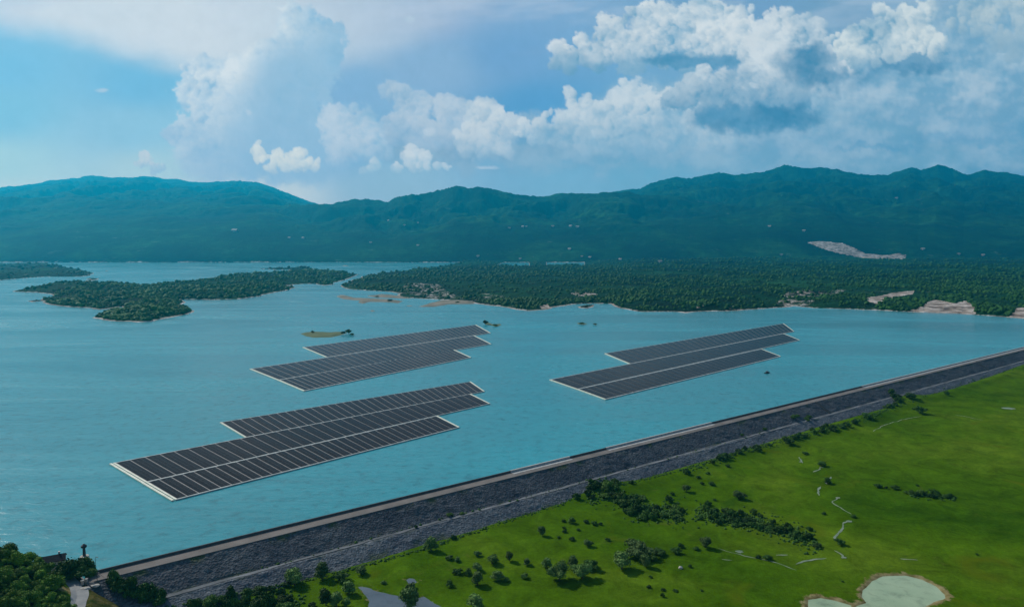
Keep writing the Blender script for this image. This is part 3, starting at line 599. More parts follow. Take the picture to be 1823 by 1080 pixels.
# ------------------------------------------------------------------ dam
def srange(xpix,z=2.7,t=1.0):  # distance along the crest seen at pixel column xpix
    a=(xpix-911.5)/FPX; lo,hi=-40.,3000.
    for _ in range(50):
        m=(lo+hi)/2; x,y=st_xy(m,t); u,_v=pix(x,y,z)
        if u<xpix: lo=m
        else: hi=m
    return lo
CREST=2.7
def prof(t):
    return np.interp(t,[-14,0,7.6,18.4,21.0,31.5,33],[-7,CREST,CREST,-3.9,-4.0,-9.4,-10])
def build_dam():
    root=empty('dam',(P1[0],P1[1],0),math.atan2(DS[1],DS[0])) # local x along the crest, local -y downstream
    tag(root,'long straight dark rockfill dam separating the turquoise lake from the green meadow','dam')
    S=np.concatenate([np.arange(-3,420,1.1),np.arange(420,1300,2.0)]); T=np.concatenate([[-14,-6,-1.5,0,.3,3.8,7.2],np.arange(7.6,33.2,.75)])
    SS,TT=np.meshgrid(S,T,indexing='ij'); Z=prof(TT)
    rough=(fbm(SS/1.7,TT/1.7,501,3)-.5)*.5+(fbm(SS/9,TT/5,503,3)-.5)*.7
    k=((TT>7.7)&(TT<18.2)|(TT>21.2)); Z=Z+np.where(k,rough,0); Z=Z+np.where(TT>7.7,(fbm(SS/40,TT/40,505,3)-.5)*.5,0)
    veg=smooth(11,7.8,TT)*1.+smooth(3.5,.5,np.abs(TT-19.5))*.6+smooth(24.5,28.5,TT)*.8
    n,m=SS.shape; I=np.arange(n*m).reshape(n,m); F=np.stack([I[:-1,:-1],I[:-1,1:],I[1:,1:],I[1:,:-1]],-1).reshape(-1,4)
    me=mesh('rock_embankment',np.stack([SS,-TT,Z],-1).reshape(-1,3),F,M['rock'],False,{'veg':veg.ravel(),'low':(TT>20).ravel().astype(float)})
    if me.polygons[50].normal.z<0: me.flip_normals()
    link('rock_embankment',me,root)
    def strip(name,s0,s1,t0,t1,z,mat,step=3.,wob=0,sd=1):
        S=np.arange(s0,s1+step,step); w0=(fbm(S/7.,S*0,sd,4)-.5)*2*wob; w1=(fbm(S/7.,S*0+5,sd+1,4)-.5)*2*wob
        V=np.concatenate([np.c_[S,-(t0+w0),S*0+z],np.c_[S,-(t1+w1),S*0+z]]); n=len(S)
        F=[(i,n+i,n+i+1,i+1) for i in range(n-1)]; return link(name,mesh(name,V,F,mat),root)
    strip('crest_road',-3,1300,.75,7.2,CREST+.03,M['crest'])
    mb=MB(); mb.box(-2,1300,-.55,-.05,CREST-.6,CREST+1.0); link('parapet_wall',mb.mesh('parapet_wall',M['darkconc']),root)
    mb=MB(); mb.box(-1,1300,-7.45,-7.1,CREST-.3,CREST+.22); link('kerb',mb.mesh('kerb',M['darkconc']),root)
    for a,b in((910,1015),(1080,1268),(1535,1700)):
        s0=srange(a); s1=srange(b) if b<1700 else 1300
        mb=MB(); mb.box(s0,s1,-3.6,-.8,CREST+.05,CREST+.14); mb.box(s0,s1,-.8,.10,CREST-.2,CREST+1.14); link('pale_crest_section',mb.mesh('pale_crest_section',M['palecrest']),root)  # paler strip and wall cap along these stretches of the crest
    for s0,s1,sd in((2,srange(1600,-4,19.5),1),(srange(1632,-4,19.5),1290,5)):
        strip('berm_track',s0,s1,18.8,20.4,-3.80,M['track'],1.5,.8,sd)
    # stone stairways let into the slope
    for a in(1452,1738):
        s0=srange(a,2,8); mb=MB(); n=26
        for i in range(n):
            t0=8+i*10.2/n; z=CREST-.2-(i*6.3/n); mb.box(s0+i*.05,s0+1.8+i*.05,-(t0+.42),-t0,z-1.2,z+.55)
        for e in(-.35,1.8):
            mb.hexa([(s0+e,-7.8,CREST-1.5),(s0+e+.35,-7.8,CREST-1.5),(s0+e+1.65,-18.2,-5),(s0+e+1.3,-18.2,-5)],[(s0+e,-7.8,CREST+.8),(s0+e+.35,-7.8,CREST+.8),(s0+e+1.65,-18.2,-3.0),(s0+e+1.3,-18.2,-3.0)])
        link('stairway',mb.mesh('stairway',M['darkconc']),root)
build_dam()

# ------------------------------------------------------------------ floating solar arrays
ARR=[('nearest and largest of the three floating solar arrays on the turquoise lake',[[(393,751),(836,679),(861,696.2),(438,777.6)],[(203,823),(836,701),(870.6,718),(261,857)],[(261,857),(776.5,740),(816,760),(314,888)]]),
 ('pale floating solar array in mid lake beside the small grassy islet',[[(539.6,617.5),(846,578),(872,592.5),(582,635)],[(446,656),(842.5,597),(873,612),(496,675.8)],[(496,675.8),(806,622),(837,636),(542,695)]]),
 ('floating solar array on the right, closest to the dam crest and far shore',[[(1077,628.5),(1394,575.5),(1413,589.6),(1122,646.9)],[(979,675),(1394,593.5),(1423,605),(1028.5,692)],[(1028.5,692),(1355,621),(1389,634),(1078.5,710)]])]
for lab_,strips in ARR:
    c0=gr(*strips[1][0],0); root=empty('floating_solar_array',(c0[0],c0[1],0)); tag(root,lab_,'solar array','floating solar arrays on the lake')
    for si,q in enumerate(strips):
        C=[gr(x,y,.6)[:2]-c0[:2] for x,y in q]      # far-left, far-right, near-right, near-left
        def bl(u,v): return (C[0]*(1-u)+C[1]*u)*(1-v)+(C[3]*(1-u)+C[2]*u)*v
        Lx=(np.linalg.norm(C[1]-C[0])+np.linalg.norm(C[2]-C[3]))/2; Ly=np.linalg.norm(C[3]-C[0])
        eu=1.2/Lx; dk=np.linalg.norm(c0[:2])/430.; dk=dk if dk>1.15 else 1.0
        # floating deck
        mb=MB(); n=40
        for i in range(n):
            u0=i/n; u1=(i+1)/n; A=[bl(u0,0),bl(u1,0),bl(u1,1),bl(u0,1)]
            mb.hexa([(*A[3],-.3),(*A[2],-.3),(*A[1],-.3),(*A[0],-.3)],[(*A[3],.32),(*A[2],.32),(*A[1],.32),(*A[0],.32)])
        deck=link('float_deck',mb.mesh('float_deck',M['deck']),root)
        for v0,v1 in((-.15*dk/Ly,.8*dk/Ly),(1-.8*dk/Ly,1+.3*dk/Ly)):
            mb=MB()
            for i in range(24):
                A=[bl(i/24,v0),bl((i+1)/24-.0004,v0),bl((i+1)/24-.0004,v1),bl(i/24,v1)]
                mb.hexa([(*A[3],-.25),(*A[2],-.25),(*A[1],-.25),(*A[0],-.25)],[(*A[3],.55+.01*si),(*A[2],.55+.01*si),(*A[1],.55+.01*si),(*A[0],.55+.01*si)])
            link('side_walkway',mb.mesh('side_walkway',M['float']),deck)
        for u0,u1 in((-1.9*eu,-.9*eu),(-.45*eu*dk,.35*eu*dk),(1-.2*eu,1+1.0*eu*dk)):
            if u0<-1 *eu and si!=1 and si!=2: continue
            if u0<-1*eu and not lab_.startswith('nearest'): continue
            A=[bl(u0,0),bl(u1,0),bl(u1,1),bl(u0,1)]
            mb=MB(); mb.hexa([(*A[3],-.2),(*A[2],-.2),(*A[1],-.2),(*A[0],-.2)],[(*A[3],.62),(*A[2],.62),(*A[1],.62),(*A[0],.62)])
            link('end_walkway',mb.mesh('end_walkway',M['edgefloat']),deck)
        N=33; gap=.72/Lx*dk**.8; vm=1.05*dk/Ly; rs=random.Random(si*7+len(lab_))
        for i in range(N):
            u0=i/N+gap/2+(.5*eu*dk if i==0 else 0); u1=(i+1)/N-gap/2; um=(u0+u1)/2; tl=rs.uniform(-.05,.05)
            V=[];UV=[]
            K=2
            zs=[.62,.72+tl*.3,.62]
            for v in(vm,1-vm):
                for u,z in zip((u0,um,u1),zs):
                    p=bl(u,v); V.append((*p,z)); UV.append(((u-u0)*Lx+.1,(v-vm)*Ly))
            # ridge-shaped pair of module tables, with thin sides
            F=[(0,3,4,1),(1,4,5,2)]
            Vb=[(x,y,.45) for x,y,z in V]; V=V+Vb; UV=UV+[(.02,.02)]*6
            F+=[(0,1,7,6),(1,2,8,7),(3,9,10,4),(4,10,11,5),(0,6,9,3),(2,5,11,8)]
            me=mesh('panel_row',V,F,M['panel'],False,None,UV)
            if me.polygons[0].normal.z<0: me.flip_normals()
            link('panel_row',me,deck)

# ------------------------------------------------------------------ trees
def leafcloud(rs,centers,radii,n,size,hollow=.55):
    cs=np.array(centers); rr=np.array(radii); p=rr**2; p=p/p.sum(); k=rs.choice(len(cs),n,p=p)
    d=rs.normal(size=(n,3)); d/=np.linalg.norm(d,axis=1,keepdims=True); d[:,2]=np.where(d[:,2]<-.35,-d[:,2]*.6,d[:,2])
    r=rr[k]*(hollow+(1.08-hollow)*rs.rand(n)**.45); C=cs[k]+d*r[:,None]*np.array([1,1,.92])
    nrm=d*.75+rs.normal(size=(n,3))*.55; nrm/=np.linalg.norm(nrm,axis=1,keepdims=True)
    a=np.cross(nrm,rs.normal(size=(n,3))); a/=np.linalg.norm(a,axis=1,keepdims=True); b=np.cross(nrm,a); s=size*(.6+.8*rs.rand(n))[:,None]
    V=np.stack([C-a*s-b*s*.6,C+a*s-b*s*.5,C+a*s*.7+b*s*.8,C-a*s*.8+b*s*.7],1).reshape(-1,3)
    F=np.arange(4*n).reshape(n,4); return V,F
def core(rs,centers,radii,f=.72):
    V=[];F=[];n=0
    for c,r in zip(centers,radii):
        v=ICO*r*f*(1+.3*(rs.rand(12,1)-.5))+np.array(c); V.append(v); F.append(ICF+n); n+=12
    return np.concatenate(V),np.concatenate(F)
def crown_mesh(name,seed,mat,kind,n,size):
    """unit tree: height 1, crown width about kind-specific"""
    rs=np.random.RandomState(seed); C=[];R=[]
    if kind=='round':
        for i in range(11):
            a=rs.rand()*6.283; q=rs.rand()**.6*.30; z=.22+.54*rs.rand(); q*=1-.6*max(0,z-.5)/.3; C.append((q*math.cos(a),q*math.sin(a),z)); R.append(.15+.10*rs.rand())
        C.append((0,0,.46)); R.append(.32)
    elif kind=='wide':
        for i in range(14):
            a=rs.rand()*6.283; q=rs.rand()**.6*.50; z=.22+.44*rs.rand()*(1-q); C.append((q*math.cos(a),q*math.sin(a),z)); R.append(.18+.10*rs.rand())
        C.append((0,0,.44)); R.append(.36)
    elif kind=='tall':
        for i in range(10):
            z=.16+.70*i/9; q=.08*rs.rand(); a=rs.rand()*6.283; C.append((q*math.cos(a),q*math.sin(a),z)); R.append(.20*(1-.62*abs(z-.35)/.6)*(.8+.3*rs.rand()))
    elif kind=='shrub':
        for i in range(9):
            a=rs.rand()*6.283; q=rs.rand()**.6*.62; z=.22+.36*rs.rand()*(1-q); C.append((q*math.cos(a),q*math.sin(a),z)); R.append(.22+.16*rs.rand())
        C.append((0,0,.38)); R.append(.42)
    V1,F1=leafcloud(rs,C,R,n,size); V2,F2=core(rs,C,R)
    V=np.concatenate([V1,V2]); V[:,2]=np.maximum(V[:,2],.0 if kind=='shrub' else .05)
    return mesh(name,V,[F1,F2+len(V1)],mat,False)
def trunk_mesh(name,seed,mat,top=.6,r=.035):
    rs=random.Random(seed); mb=MB(); mb.tube([(0,0,-.06),(.01,0,.12),(.0,.012,.3),(.01,.01,top)],[r*1.3,r,r*.8,r*.35],7)
    for k in range(4):
        a=k*1.57+rs.random(); z=.2+.07*k; mb.tube([(0,0,z),(.1*math.cos(a),.1*math.sin(a),z+.12),(.19*math.cos(a),.19*math.sin(a),z+.26)],[r*.5,r*.35,r*.15],5)
    return mb.mesh(name,mat,True)
LIB={}
for key,kind,mt,n,size in(('willow','round','willow',1500,.030),('green','round','leaf',1500,.030),('wide','wide','willow',1900,.030),('darktree','wide','dark',1500,.032),('tall','tall','dark',1300,.026),('shrub','shrub','dark',520,.062),('gshrub','shrub','leaf',520,.062),('wshrub','shrub','willow',520,.062)):
    LIB[key]=[crown_mesh('foliage',hash_*13+len(key)*7+ord(key[0]),M[mt],kind,n,size) for hash_ in(1,2,3)]
HLIB=[crown_mesh('foliage',900+i,M['hillwood'],'round' if i%2 else 'wide',3200,.024) for i in range(5)]
TR=[trunk_mesh('trunk',i,M['bark']) for i in range(3)]
RS=random.Random(77)
ZS=np.arange(9,-9.6,-.2)
def place_z(px,py):
    d=ray(px,py); t=(ZS-CAM_Z)/d[2]; X=t*d[0]; Y=t*d[1]; H=near_h(X,Y); s_,t_=xy_st(X,Y)
    H=np.where((s_>-2)&(t_>0)&(t_<31.5),np.maximum(H,prof(t_)),H); k=np.where(H>=ZS)[0]; i=k[0] if len(k) else len(ZS)-1
    return np.array([X[i],Y[i],min(H[i],ZS[i]+.2)])
def plant(kind,px,py,hp,wp=None,loc=None):
    """a tree or shrub whose foot stands at photo pixel (px,py) and is about hp pixels tall"""
    p=place_z(px,py) if loc is None else np.array(loc,float); f=p[1]*CT-(p[2]-CAM_Z)*ST; h=hp*f/FPX*.97
    nat={'willow':.78,'green':.78,'wide':1.15,'darktree':1.15,'tall':.45,'shrub':1.5,'gshrub':1.5,'wshrub':1.5}[kind]
    wsc=(wp*f/FPX)/nat if wp else h
    wsc=max(.55*h,min(wsc,1.8*h)); rz=RS.uniform(0,6.28)
    i=RS.randrange(3)
    if kind.endswith('shrub'):
        o=link('shrub',LIB[kind][i]); o.location=p; o.scale=(wsc,wsc,h*1.25); o.rotation_euler=(0,0,rz); return o
    r=empty('tree',p,rz); r.scale=(wsc,wsc,h)
    c=link('crown',LIB[kind][i],r); t=link('trunk',TR[i],r); return r
# --- single trees and bushes on the meadow: kind, foot x, foot y, height, width (photo px)
SOLO=[('willow',524,1041,36,33),('willow',573,1030,34,28),('darktree',606,1033,18,30),('willow',642,1021,16,22),('willow',767,979,28,25),('tall',412,1079,42,22),('green',376,1082,24,26),('gshrub',346,1079,14,22),
('green',441,1071,28,20),('darktree',465,1058,22,26),('shrub',484,1051,10,18),('darktree',501,1069,14,20),('green',580,1077,36,24),('willow',599,1080,28,26),('willow',621,1056,26,26),('green',616,1081,18,18),('shrub',510,1045,9,16),('shrub',471,1077,11,16),
('gshrub',557,1080,10,16),('willow',731,1080,40,36),('wshrub',731,1050,12,22),('willow',846,1080,25,34),('wshrub',800,995,9,14),('wshrub',815,999,8,13),('wshrub',850,989,10,14),('green',876,1003,18,22),('shrub',813,1021,9,20),('gshrub',833,1022,11,15),
('willow',850,1015,16,18),('willow',850,1041,26,23),('willow',886,1033,20,24),('gshrub',800,1043,12,16),('shrub',807,959,8,12),('wshrub',683,1039,6,12),('willow',965,952,19,15),('green',1018,931,12,14),('shrub',1003,928,5,9),('shrub',1005,940,4,8),
('shrub',1006,948,6,10),('shrub',1042,930,6,12),('shrub',1056,933,7,14),('shrub',1070,934,5,9),('shrub',1029,944,4,9),('darktree',1018,961,8,11),('willow',1047,972,14,17),('shrub',1083,962,5,12),('shrub',995,957,4,8),('green',907,998,18,16),('willow',938,1005,14,14),
('wshrub',934,1029,11,13),('darktree',902,1034,8,12),('willow',973,1010,20,19),('wide',996,1032,42,40),('willow',1020,1012,27,22),('wide',1037,1029,36,36),('darktree',1054,1012,22,28),('wide',1136,988,31,54),('willow',1107,1012,36,34),('willow',1150,1008,24,20),
('darktree',1172,986,13,24),('green',1162,998,12,14),('darktree',1204,984,14,19),('shrub',1213,974,8,12),('willow',1255,974,24,21),('shrub',1239,979,6,14),('willow',1222,875,16,15),('shrub',1196,881,6,10),('shrub',1244,851,5,11),('shrub',1249,862,5,9),('shrub',1265,863,7,14),('shrub',1260,844,5,8),
('shrub',1273,891,4,7),('shrub',1159,1028,4,7),('shrub',1156,1046,5,10),('shrub',1180,1050,5,9),('shrub',1180,1062,8,9),('shrub',1203,1052,4,11),('shrub',1228,1010,6,9),('willow',1316,887,17,27),('darktree',1593,870,9,16),('shrub',1562,867,7,15),('shrub',1578,870,5,7),
('shrub',1632,865,4,7),('shrub',1613,878,5,8),('darktree',1463,829,12,15),('darktree',1473,860,14,13),('shrub',1432,808,5,14),('shrub',1468,916,5,9),('darktree',1494,969,14,19),('shrub',1519,921,6,12),('shrub',1350,993,6,10),('darktree',1366,996,10,16),('shrub',1740,988,4,6),
('shrub',1499,1036,3,6),('darktree',1637,736,18,22),('darktree',1620,708,13,20),('shrub',1684,703,8,12),('darktree',1403,790,14,20),('darktree',1289,816,14,20),('shrub',1349,802,8,14),('shrub',1297,831,5,10),('darktree',1542,743,12,18),('shrub',1509,759,8,12),
('shrub',1025,888,12,16),('shrub',1124,861,7,9),('darktree',1412,745,7,12),('shrub',1440,743,5,16),('shrub',1362,766,5,12),('shrub',1320,776,5,8),('shrub',741,939,5,8),('gshrub',800,918,5,16),('gshrub',822,915,4,16),('shrub',1250,1052,3,6)]
LAND=[((715,1072),'the grey pond'),((1015,1010),'the big pale tree clump'),((1130,992),'the arching tree clump'),((1545,1060),'the milky pond'),((1495,930),'the zigzag creek'),((1660,882),'the small far thicket'),((1200,905),'the long dark thicket'),((350,1050),'the dam foot near the road'),((770,975),'the lone pale tree at the dam foot'),((1300,820),'the middle of the dam foot'),((1610,725),'the grassy spur against the dam')]
KN={'willow':'pale grey-green rounded tree','wide':'large spreading pale green tree','green':'mid green rounded tree','darktree':'dark green bushy tree','tall':'dark narrow upright tree','shrub':'low dark shrub','gshrub':'low green shrub','wshrub':'low pale shrub'}
ORD=['','second','third','fourth','fifth','sixth','seventh','eighth','ninth','tenth','eleventh','twelfth']
def side(dx,dy):
    a=math.degrees(math.atan2(-dy,dx))%360; return ['right of','beyond and right of','beyond','beyond and left of','left of','nearer and left of','nearer than','nearer and right of'][int((a+22.5)//45)%8]
buck={}
for k in SOLO:
    l=min(LAND,key=lambda q:math.hypot(k[1]-q[0][0],(k[2]-q[0][1])*2)); dx=k[1]-l[0][0]; dy=(k[2]-l[0][1])*2
    buck.setdefault((k[0],side(dx,dy),l[1]),[]).append((math.hypot(dx,dy),k))
LAB={}
for (kd,sd_,ln),v in buck.items():
    v.sort(key=lambda e:e[0])
    for i,(d,k) in enumerate(v):
        pre=KN[kd]; LAB[k]=(pre+' '+sd_+' '+ln) if len(v)==1 else ('closest ' if i==0 else ORD[i]+' closest ')+pre+' '+sd_+' '+ln
for k in SOLO:
    o=plant(*k); sh=k[0].endswith('shrub')
    tag(o,LAB[k].replace('beyond and ','beyond ').replace('nearer and ','nearer ').replace('the grassy spur against the dam','the grassy spur'),'shrub' if sh else 'tree','scattered shrubs on the meadow' if sh else 'scattered trees on the meadow')
# --- thickets
def along(path,n,hw,seed):
    r=random.Random(seed); P=np.array(path,float); L=np.r_[0,np.cumsum(np.hypot(*np.diff(P,axis=0).T))]; out=[]
    for i in range(n):
        q=r.random()*L[-1]; x=np.interp(q,L,P[:,0]); y=np.interp(q,L,P[:,1]); out.append((x+r.uniform(-6,6),y+r.gauss(0,.5)*hw))
    return sorted(out,key=lambda p:p[1])
TH=[([(1048,880),(1085,882),(1112,893),(1135,906),(1165,914),(1205,914),(1218,918)],60,17,(5,15),(11,24),'dark shrub in the left half of the long thicket crossing the meadow','shrubs in the long thicket, left half',1),
 ([(1046,868),(1070,862),(1100,862)],14,9,(3,9),(9,20),'dark shrub on the grassy rise where the thicket meets the dam','shrubs on the rise beside the dam',2),
 ([(1235,912),(1265,917),(1300,922),(1340,930),(1385,942),(1425,956),(1455,968)],76,15,(4,12),(8,20),'dark shrub in the right half of the long thicket crossing the meadow','shrubs in the long thicket, right half',3),
 ([(1622,879),(1650,882),(1680,885),(1706,888)],15,5,(5,10),(9,16),'dark shrub in the small isolated thicket on the right of the meadow','shrubs in the small far thicket',4),
 ([(1215,838),(1260,826),(1330,802),(1400,783),(1450,772),(1520,752),(1560,738),(1590,722)],42,5,(3,9),(7,15),'dark shrub in the hedge line along the foot of the dam','shrubs lining the foot of the dam',5),
 ([(1588,700),(1596,712),(1606,720)],6,4,(7,12),(10,16),'dark shrub on the grassy spur that cuts the dam track','shrubs on the grassy spur',6),
 ([(1414,740),(1430,747),(1441,750)],4,2,(4,6),(8,12),'dark shrub on the dam slope below the stairway','shrubs on the dam slope',7),
 ([(190,1050),(215,1054),(250,1062),(292,1074)],26,14,(14,26),(18,32),'dark bushy shrub below the pale road bend','shrubs below the road bend',8),
 ([(330,1088),(400,1080),(470,1072),(540,1068)],26,14,(10,24),(14,28),'green shrub in the strip of brush at the foot of the dam','brush at the foot of the dam',9)]
for path,n,hw,(h0,h1),(w0,w1),lb,grp,sd in TH:
    r=random.Random(sd)
    for x,y in along(path,n,hw,sd+60):
        kk='gshrub' if (r.random()<(.6 if sd in(9,) else .25)) else 'shrub'
        o=plant(kk,x,y,r.uniform(h0,h1),r.uniform(w0,w1)); tag(o,lb,'shrub',grp)
# low undergrowth between the shrubs of each thicket
UP=[];UR=[]
for path,n,hw,(h0,h1),(w0,w1),lb,grp,sd in TH[:6]+TH[8:]:
    for x,y in along(path,n*9,hw*1.15,sd+160):
        p=place_z(x,y); UP.append(p); UR.append(RS.uniform(.25,.75))
for path,n,hw in(([(300,1082),(380,1066),(470,1048),(560,1030),(650,1006),(700,993),(800,962),(900,929),(1000,897),(1035,884)],620,2.2),([(1105,864),(1180,845),(1240,829)],160,2.),([(1240,828),(1330,800),(1415,777),(1500,755),(1587,728)],420,2.5),([(1600,722),(1650,705),(1735,676),(1823,652)],200,1.6),([(409,1028),(609,974),(794,921),(900,895),(1035,860),(1174,821),(1300,786),(1458,741)],120,1.)):
    for x,y in along(path,n,hw,n):
        p=place_z(x,y); UP.append(p); UR.append(RS.uniform(.2,.3+.55*RS.random()**2))
tag(blobs('undergrowth',np.array(UP),np.array(UR),5,M['dark']),'low dark undergrowth between the thicket shrubs and along the foot of the dam','undergrowth',kind='stuff')
# --- wooded hillside, lower left
r=random.Random(5); cnt=0; used=[]
for i in range(4000):
    y=r.uniform(165,262); xe=float(np.interp(y,XE_Y,XE_X)); x=xe-2.0-r.random()*36
    s,t=xy_st(x,y)
    if t<-17: continue
    if math.hypot(x+160,y-237)<8: continue
    z=float(near_h(x,y))
    if z<2: continue
    u,v=pix(x,y,z)
    if u<-60 or v>1160: continue
    h=r.uniform(2.8,7.2)*r.uniform(.75,1)
    if any((x-a)**2+(y-b)**2<(1.9+.28*h)**2 for a,b in used): continue
    ut,vt=pix(x,y,z+h*.85); ul,_q=pix(x+h*.42,y,z+h*.5)
    if ul>0 and (vt<np.interp(ut,[-60,0,40,58,75,100],[918,940,955,978,990,1006])+r.uniform(-9,12) or ul>np.interp(v,[985,1010,1030,1045,1060,1080,1120],[70,96,104,112,124,146,170])): continue
    used.append((x,y)); e=empty('tree',(x,y,z-.3),r.uniform(0,6.28)); e.scale=(h*1.05,h*1.05,h)
    j=r.randrange(5); link('crown',HLIB[j],e); link('trunk',TR[j%3],e)
    tag(e,'bushy green tree on the wooded hillside in the lower left corner','tree','trees on the lower left hillside'); cnt+=1
print('hill trees',cnt)

# ------------------------------------------------------------------ abutment: road, house, tower, trees
V,F=drape([(-143,237.5),(-151,236),(-158.5,236),(-166,239)],6.2,61,.08,jit=0,wvar=0); mb=MB(); mb.add(V,F); 
V,F=drape([(-159.5,236),(-152,229.5),(-145.8,221.5),(-141.5,212),(-136.5,200),(-129,184)],5.0,62,.12,jit=0,wvar=.05); mb.add(V,F)
tag(link('road',mb.mesh('road',M['asphalt'])),kind='structure')
def house(loc,rz,L,W,Hh,wall,roof,name='house',detail=True):
    root=empty(name,loc,rz); mb=MB(); mb.box(-L/2,L/2,-W/2,W/2,-1.5,Hh)
    rise=W*.32; mb.add([(-L/2,-W/2,Hh),(-L/2,W/2,Hh),(-L/2,0,Hh+rise-.05),(L/2,-W/2,Hh),(L/2,W/2,Hh),(L/2,0,Hh+rise-.05)],[(0,1,2),(3,5,4)])
    link('wall',mb.mesh('wall',wall),root); mb=MB(); e=.35; k=.18
    for sgn in(-1,1):
        mb.hexa([(-L/2-e,0,Hh+rise),(L/2+e,0,Hh+rise),(L/2+e,sgn*(W/2+e),Hh-e*.6),(-L/2-e,sgn*(W/2+e),Hh-e*.6)],[(-L/2-e,0,Hh+rise+k),(L/2+e,0,Hh+rise+k),(L/2+e,sgn*(W/2+e),Hh-e*.6+k),(-L/2-e,sgn*(W/2+e),Hh-e*.6+k)])
    rf=link('roof',mb.mesh('roof',roof),root)
    if detail:
        mb=MB(); mb.box(L*.2,L*.2+.6,W*.08,W*.08+.6,Hh,Hh+rise+.9); link('chimney',mb.mesh('chimney',wall),rf)
        for x in(-L*.28,L*.28):
            mb=MB(); mb.box(x-.5,x+.5,-W/2-.04,-W/2+.05,Hh*.4,Hh*.8); link('window',mb.mesh('window',M['glass']),root)
        mb=MB(); mb.box(-.45,.45,-W/2-.05,-W/2+.05,-.2,1.9); link('door',mb.mesh('door',M['metal']),root)
    return root
hp=gr(96,1004,3.0)
hs=house((hp[0],hp[1],2.6),math.radians(28),7.2,4.6,2.4,M['plaster'],M['roof']); tag(hs,'small dark-roofed house at the lake edge beside the end of the dam','house')
# intake tower
tp=gr(151,1004,1.5); tw=empty('tower',(tp[0],tp[1],.2)); tag(tw,'slender dark tower on a pale stone base at the lake edge','tower')
mb=MB(); mb.tube([(0,0,-3),(0,0,2.2),(0,0,4.6)],[2.2,1.9,1.5],12); link('stone_base',mb.mesh('stone_base',M['stone']),tw)
mb=MB(); mb.tube([(0,0,4.5),(0,0,8.2)],[.55,.42],10); link('shaft',mb.mesh('shaft',M['darkconc']),tw)
mb=MB(); mb.tube([(0,0,7.6),(0,0,8.0),(0,0,8.6),(0,0,9.3)],[.5,1.0,1.0,.15],10); link('cap',mb.mesh('cap',M['metal']),tw)
for i,(x,y,h,wd_,kd) in enumerate([(126,1026,46,44,'darktree'),(143,1030,34,40,'darktree'),(158,1022,36,26,'tall'),(112,1024,30,28,'darktree'),(163,1030,22,22,'green')]):
    p=gr(x,y,2.3); z=max(1.2,float(near_h(p[0],p[1]))); p=gr(x,y,z); o=plant(kd,x,y,h,wd_,loc=p)
    tag(o,['tallest dark tree in the clump beside the dark-roofed house','broad dark tree in front of the slender tower','narrow dark tree just right of the slender tower','dark tree touching the right end of the dark-roofed house','small green tree beside the start of the dam crest'][i],'tree','trees around the slender tower')
def boulder(name,loc,sz,seed,mat,label,cat='rock',grp=None):
    rs=np.random.RandomState(seed); bm=[];V=ICO.copy()
    # one subdivision
    ed={};F=[];V=list(V)
    def mid(a,b):
        k=(min(a,b),max(a,b))
        if k not in ed: m=(np.array(V[a])+np.array(V[b])); V.append(m/np.linalg.norm(m)); ed[k]=len(V)-1
        return ed[k]
    for a,b,c in ICF:
        ab,bc,ca=mid(a,b),mid(b,c),mid(c,a); F+=[(a,ab,ca),(b,bc,ab),(c,ca,bc),(ab,bc,ca)]
    V=np.array(V)*(1+.45*(rs.rand(len(V),1)-.5))*np.array(sz); o=link(name,mesh(name,V,np.array(F),mat)); o.location=loc; tag(o,label,cat,grp); return o
for i,(x,y,sz,lb) in enumerate([(102,1022,(2.2,1.6,1.5),'large pale limestone outcrop beside the road end, below the house'),(112,1016,(1.3,1.1,.9),'small pale boulder between the outcrop and the trees'),(92,1018,(1.2,1.0,.9),'small pale boulder left of the limestone outcrop'),(152,1046,(1.6,1.0,.5),'flat pale rock on the bare ground inside the road bend'),(170,1040,(1.5,1.,.5),'low pale rock on the bare ground nearest the dam')]):
    p=gr(x,y,2.4); boulder('rock',(p[0],p[1],max(2.0,float(near_h(p[0],p[1])))),sz,i+3,M['stone'],lb)
p=place_z(1212,1012); boulder('rock',p+np.array([0,0,.3]),(.9,.7,.7),15,M['stone'],'lone pale boulder on the open meadow grass')
# poles by the crest
def pole(x,y,z,h,lb):
    p=gr(x,y,z); r=empty('lamp_post',(p[0],p[1],z)); tag(r,lb,'lamp post','lamp posts at the dam end')
    mb=MB(); mb.tube([(0,0,-.3),(0,0,h)],[.10,.06],8); link('post',mb.mesh('post',M['metal']),r)
    mb=MB(); mb.tube([(0,0,h-.05),(.5,-.3,h+.12),(.9,-.5,h+.1)],[.05,.05,.04],6); link('arm',mb.mesh('arm',M['metal']),r)
    mb=MB(); mb.box(.8,1.3,-.7,-.4,h+.02,h+.16); link('lamp',mb.mesh('lamp',M['metal']),r)
pole(171,1017,2.7,5.6,'thin lamp post at the lake side end of the dam crest')
pole(173,1034,2.5,3.2,'short lamp post at the meadow side end of the dam crest')
# a person-high pair of gate pillars by the junction
for i,(x,y) in enumerate([(147,1040),(154,1037)]):
    p=gr(x,y,2.3); r=empty('gate_pillar',(p[0],p[1],2.2)); tag(r,['brown gate pillar by the road junction, the left one','brown gate pillar by the road junction, the right one'][i],'pillar','gate pillars at the road junction')
    mb=MB(); mb.box(-.35,.35,-.35,.35,-.3,1.5); link('shaft',mb.mesh('shaft',M['tile']),r); mb=MB(); mb.box(-.45,.45,-.45,.45,1.502,1.7); link('cap',mb.mesh('cap',M['stone']),r)

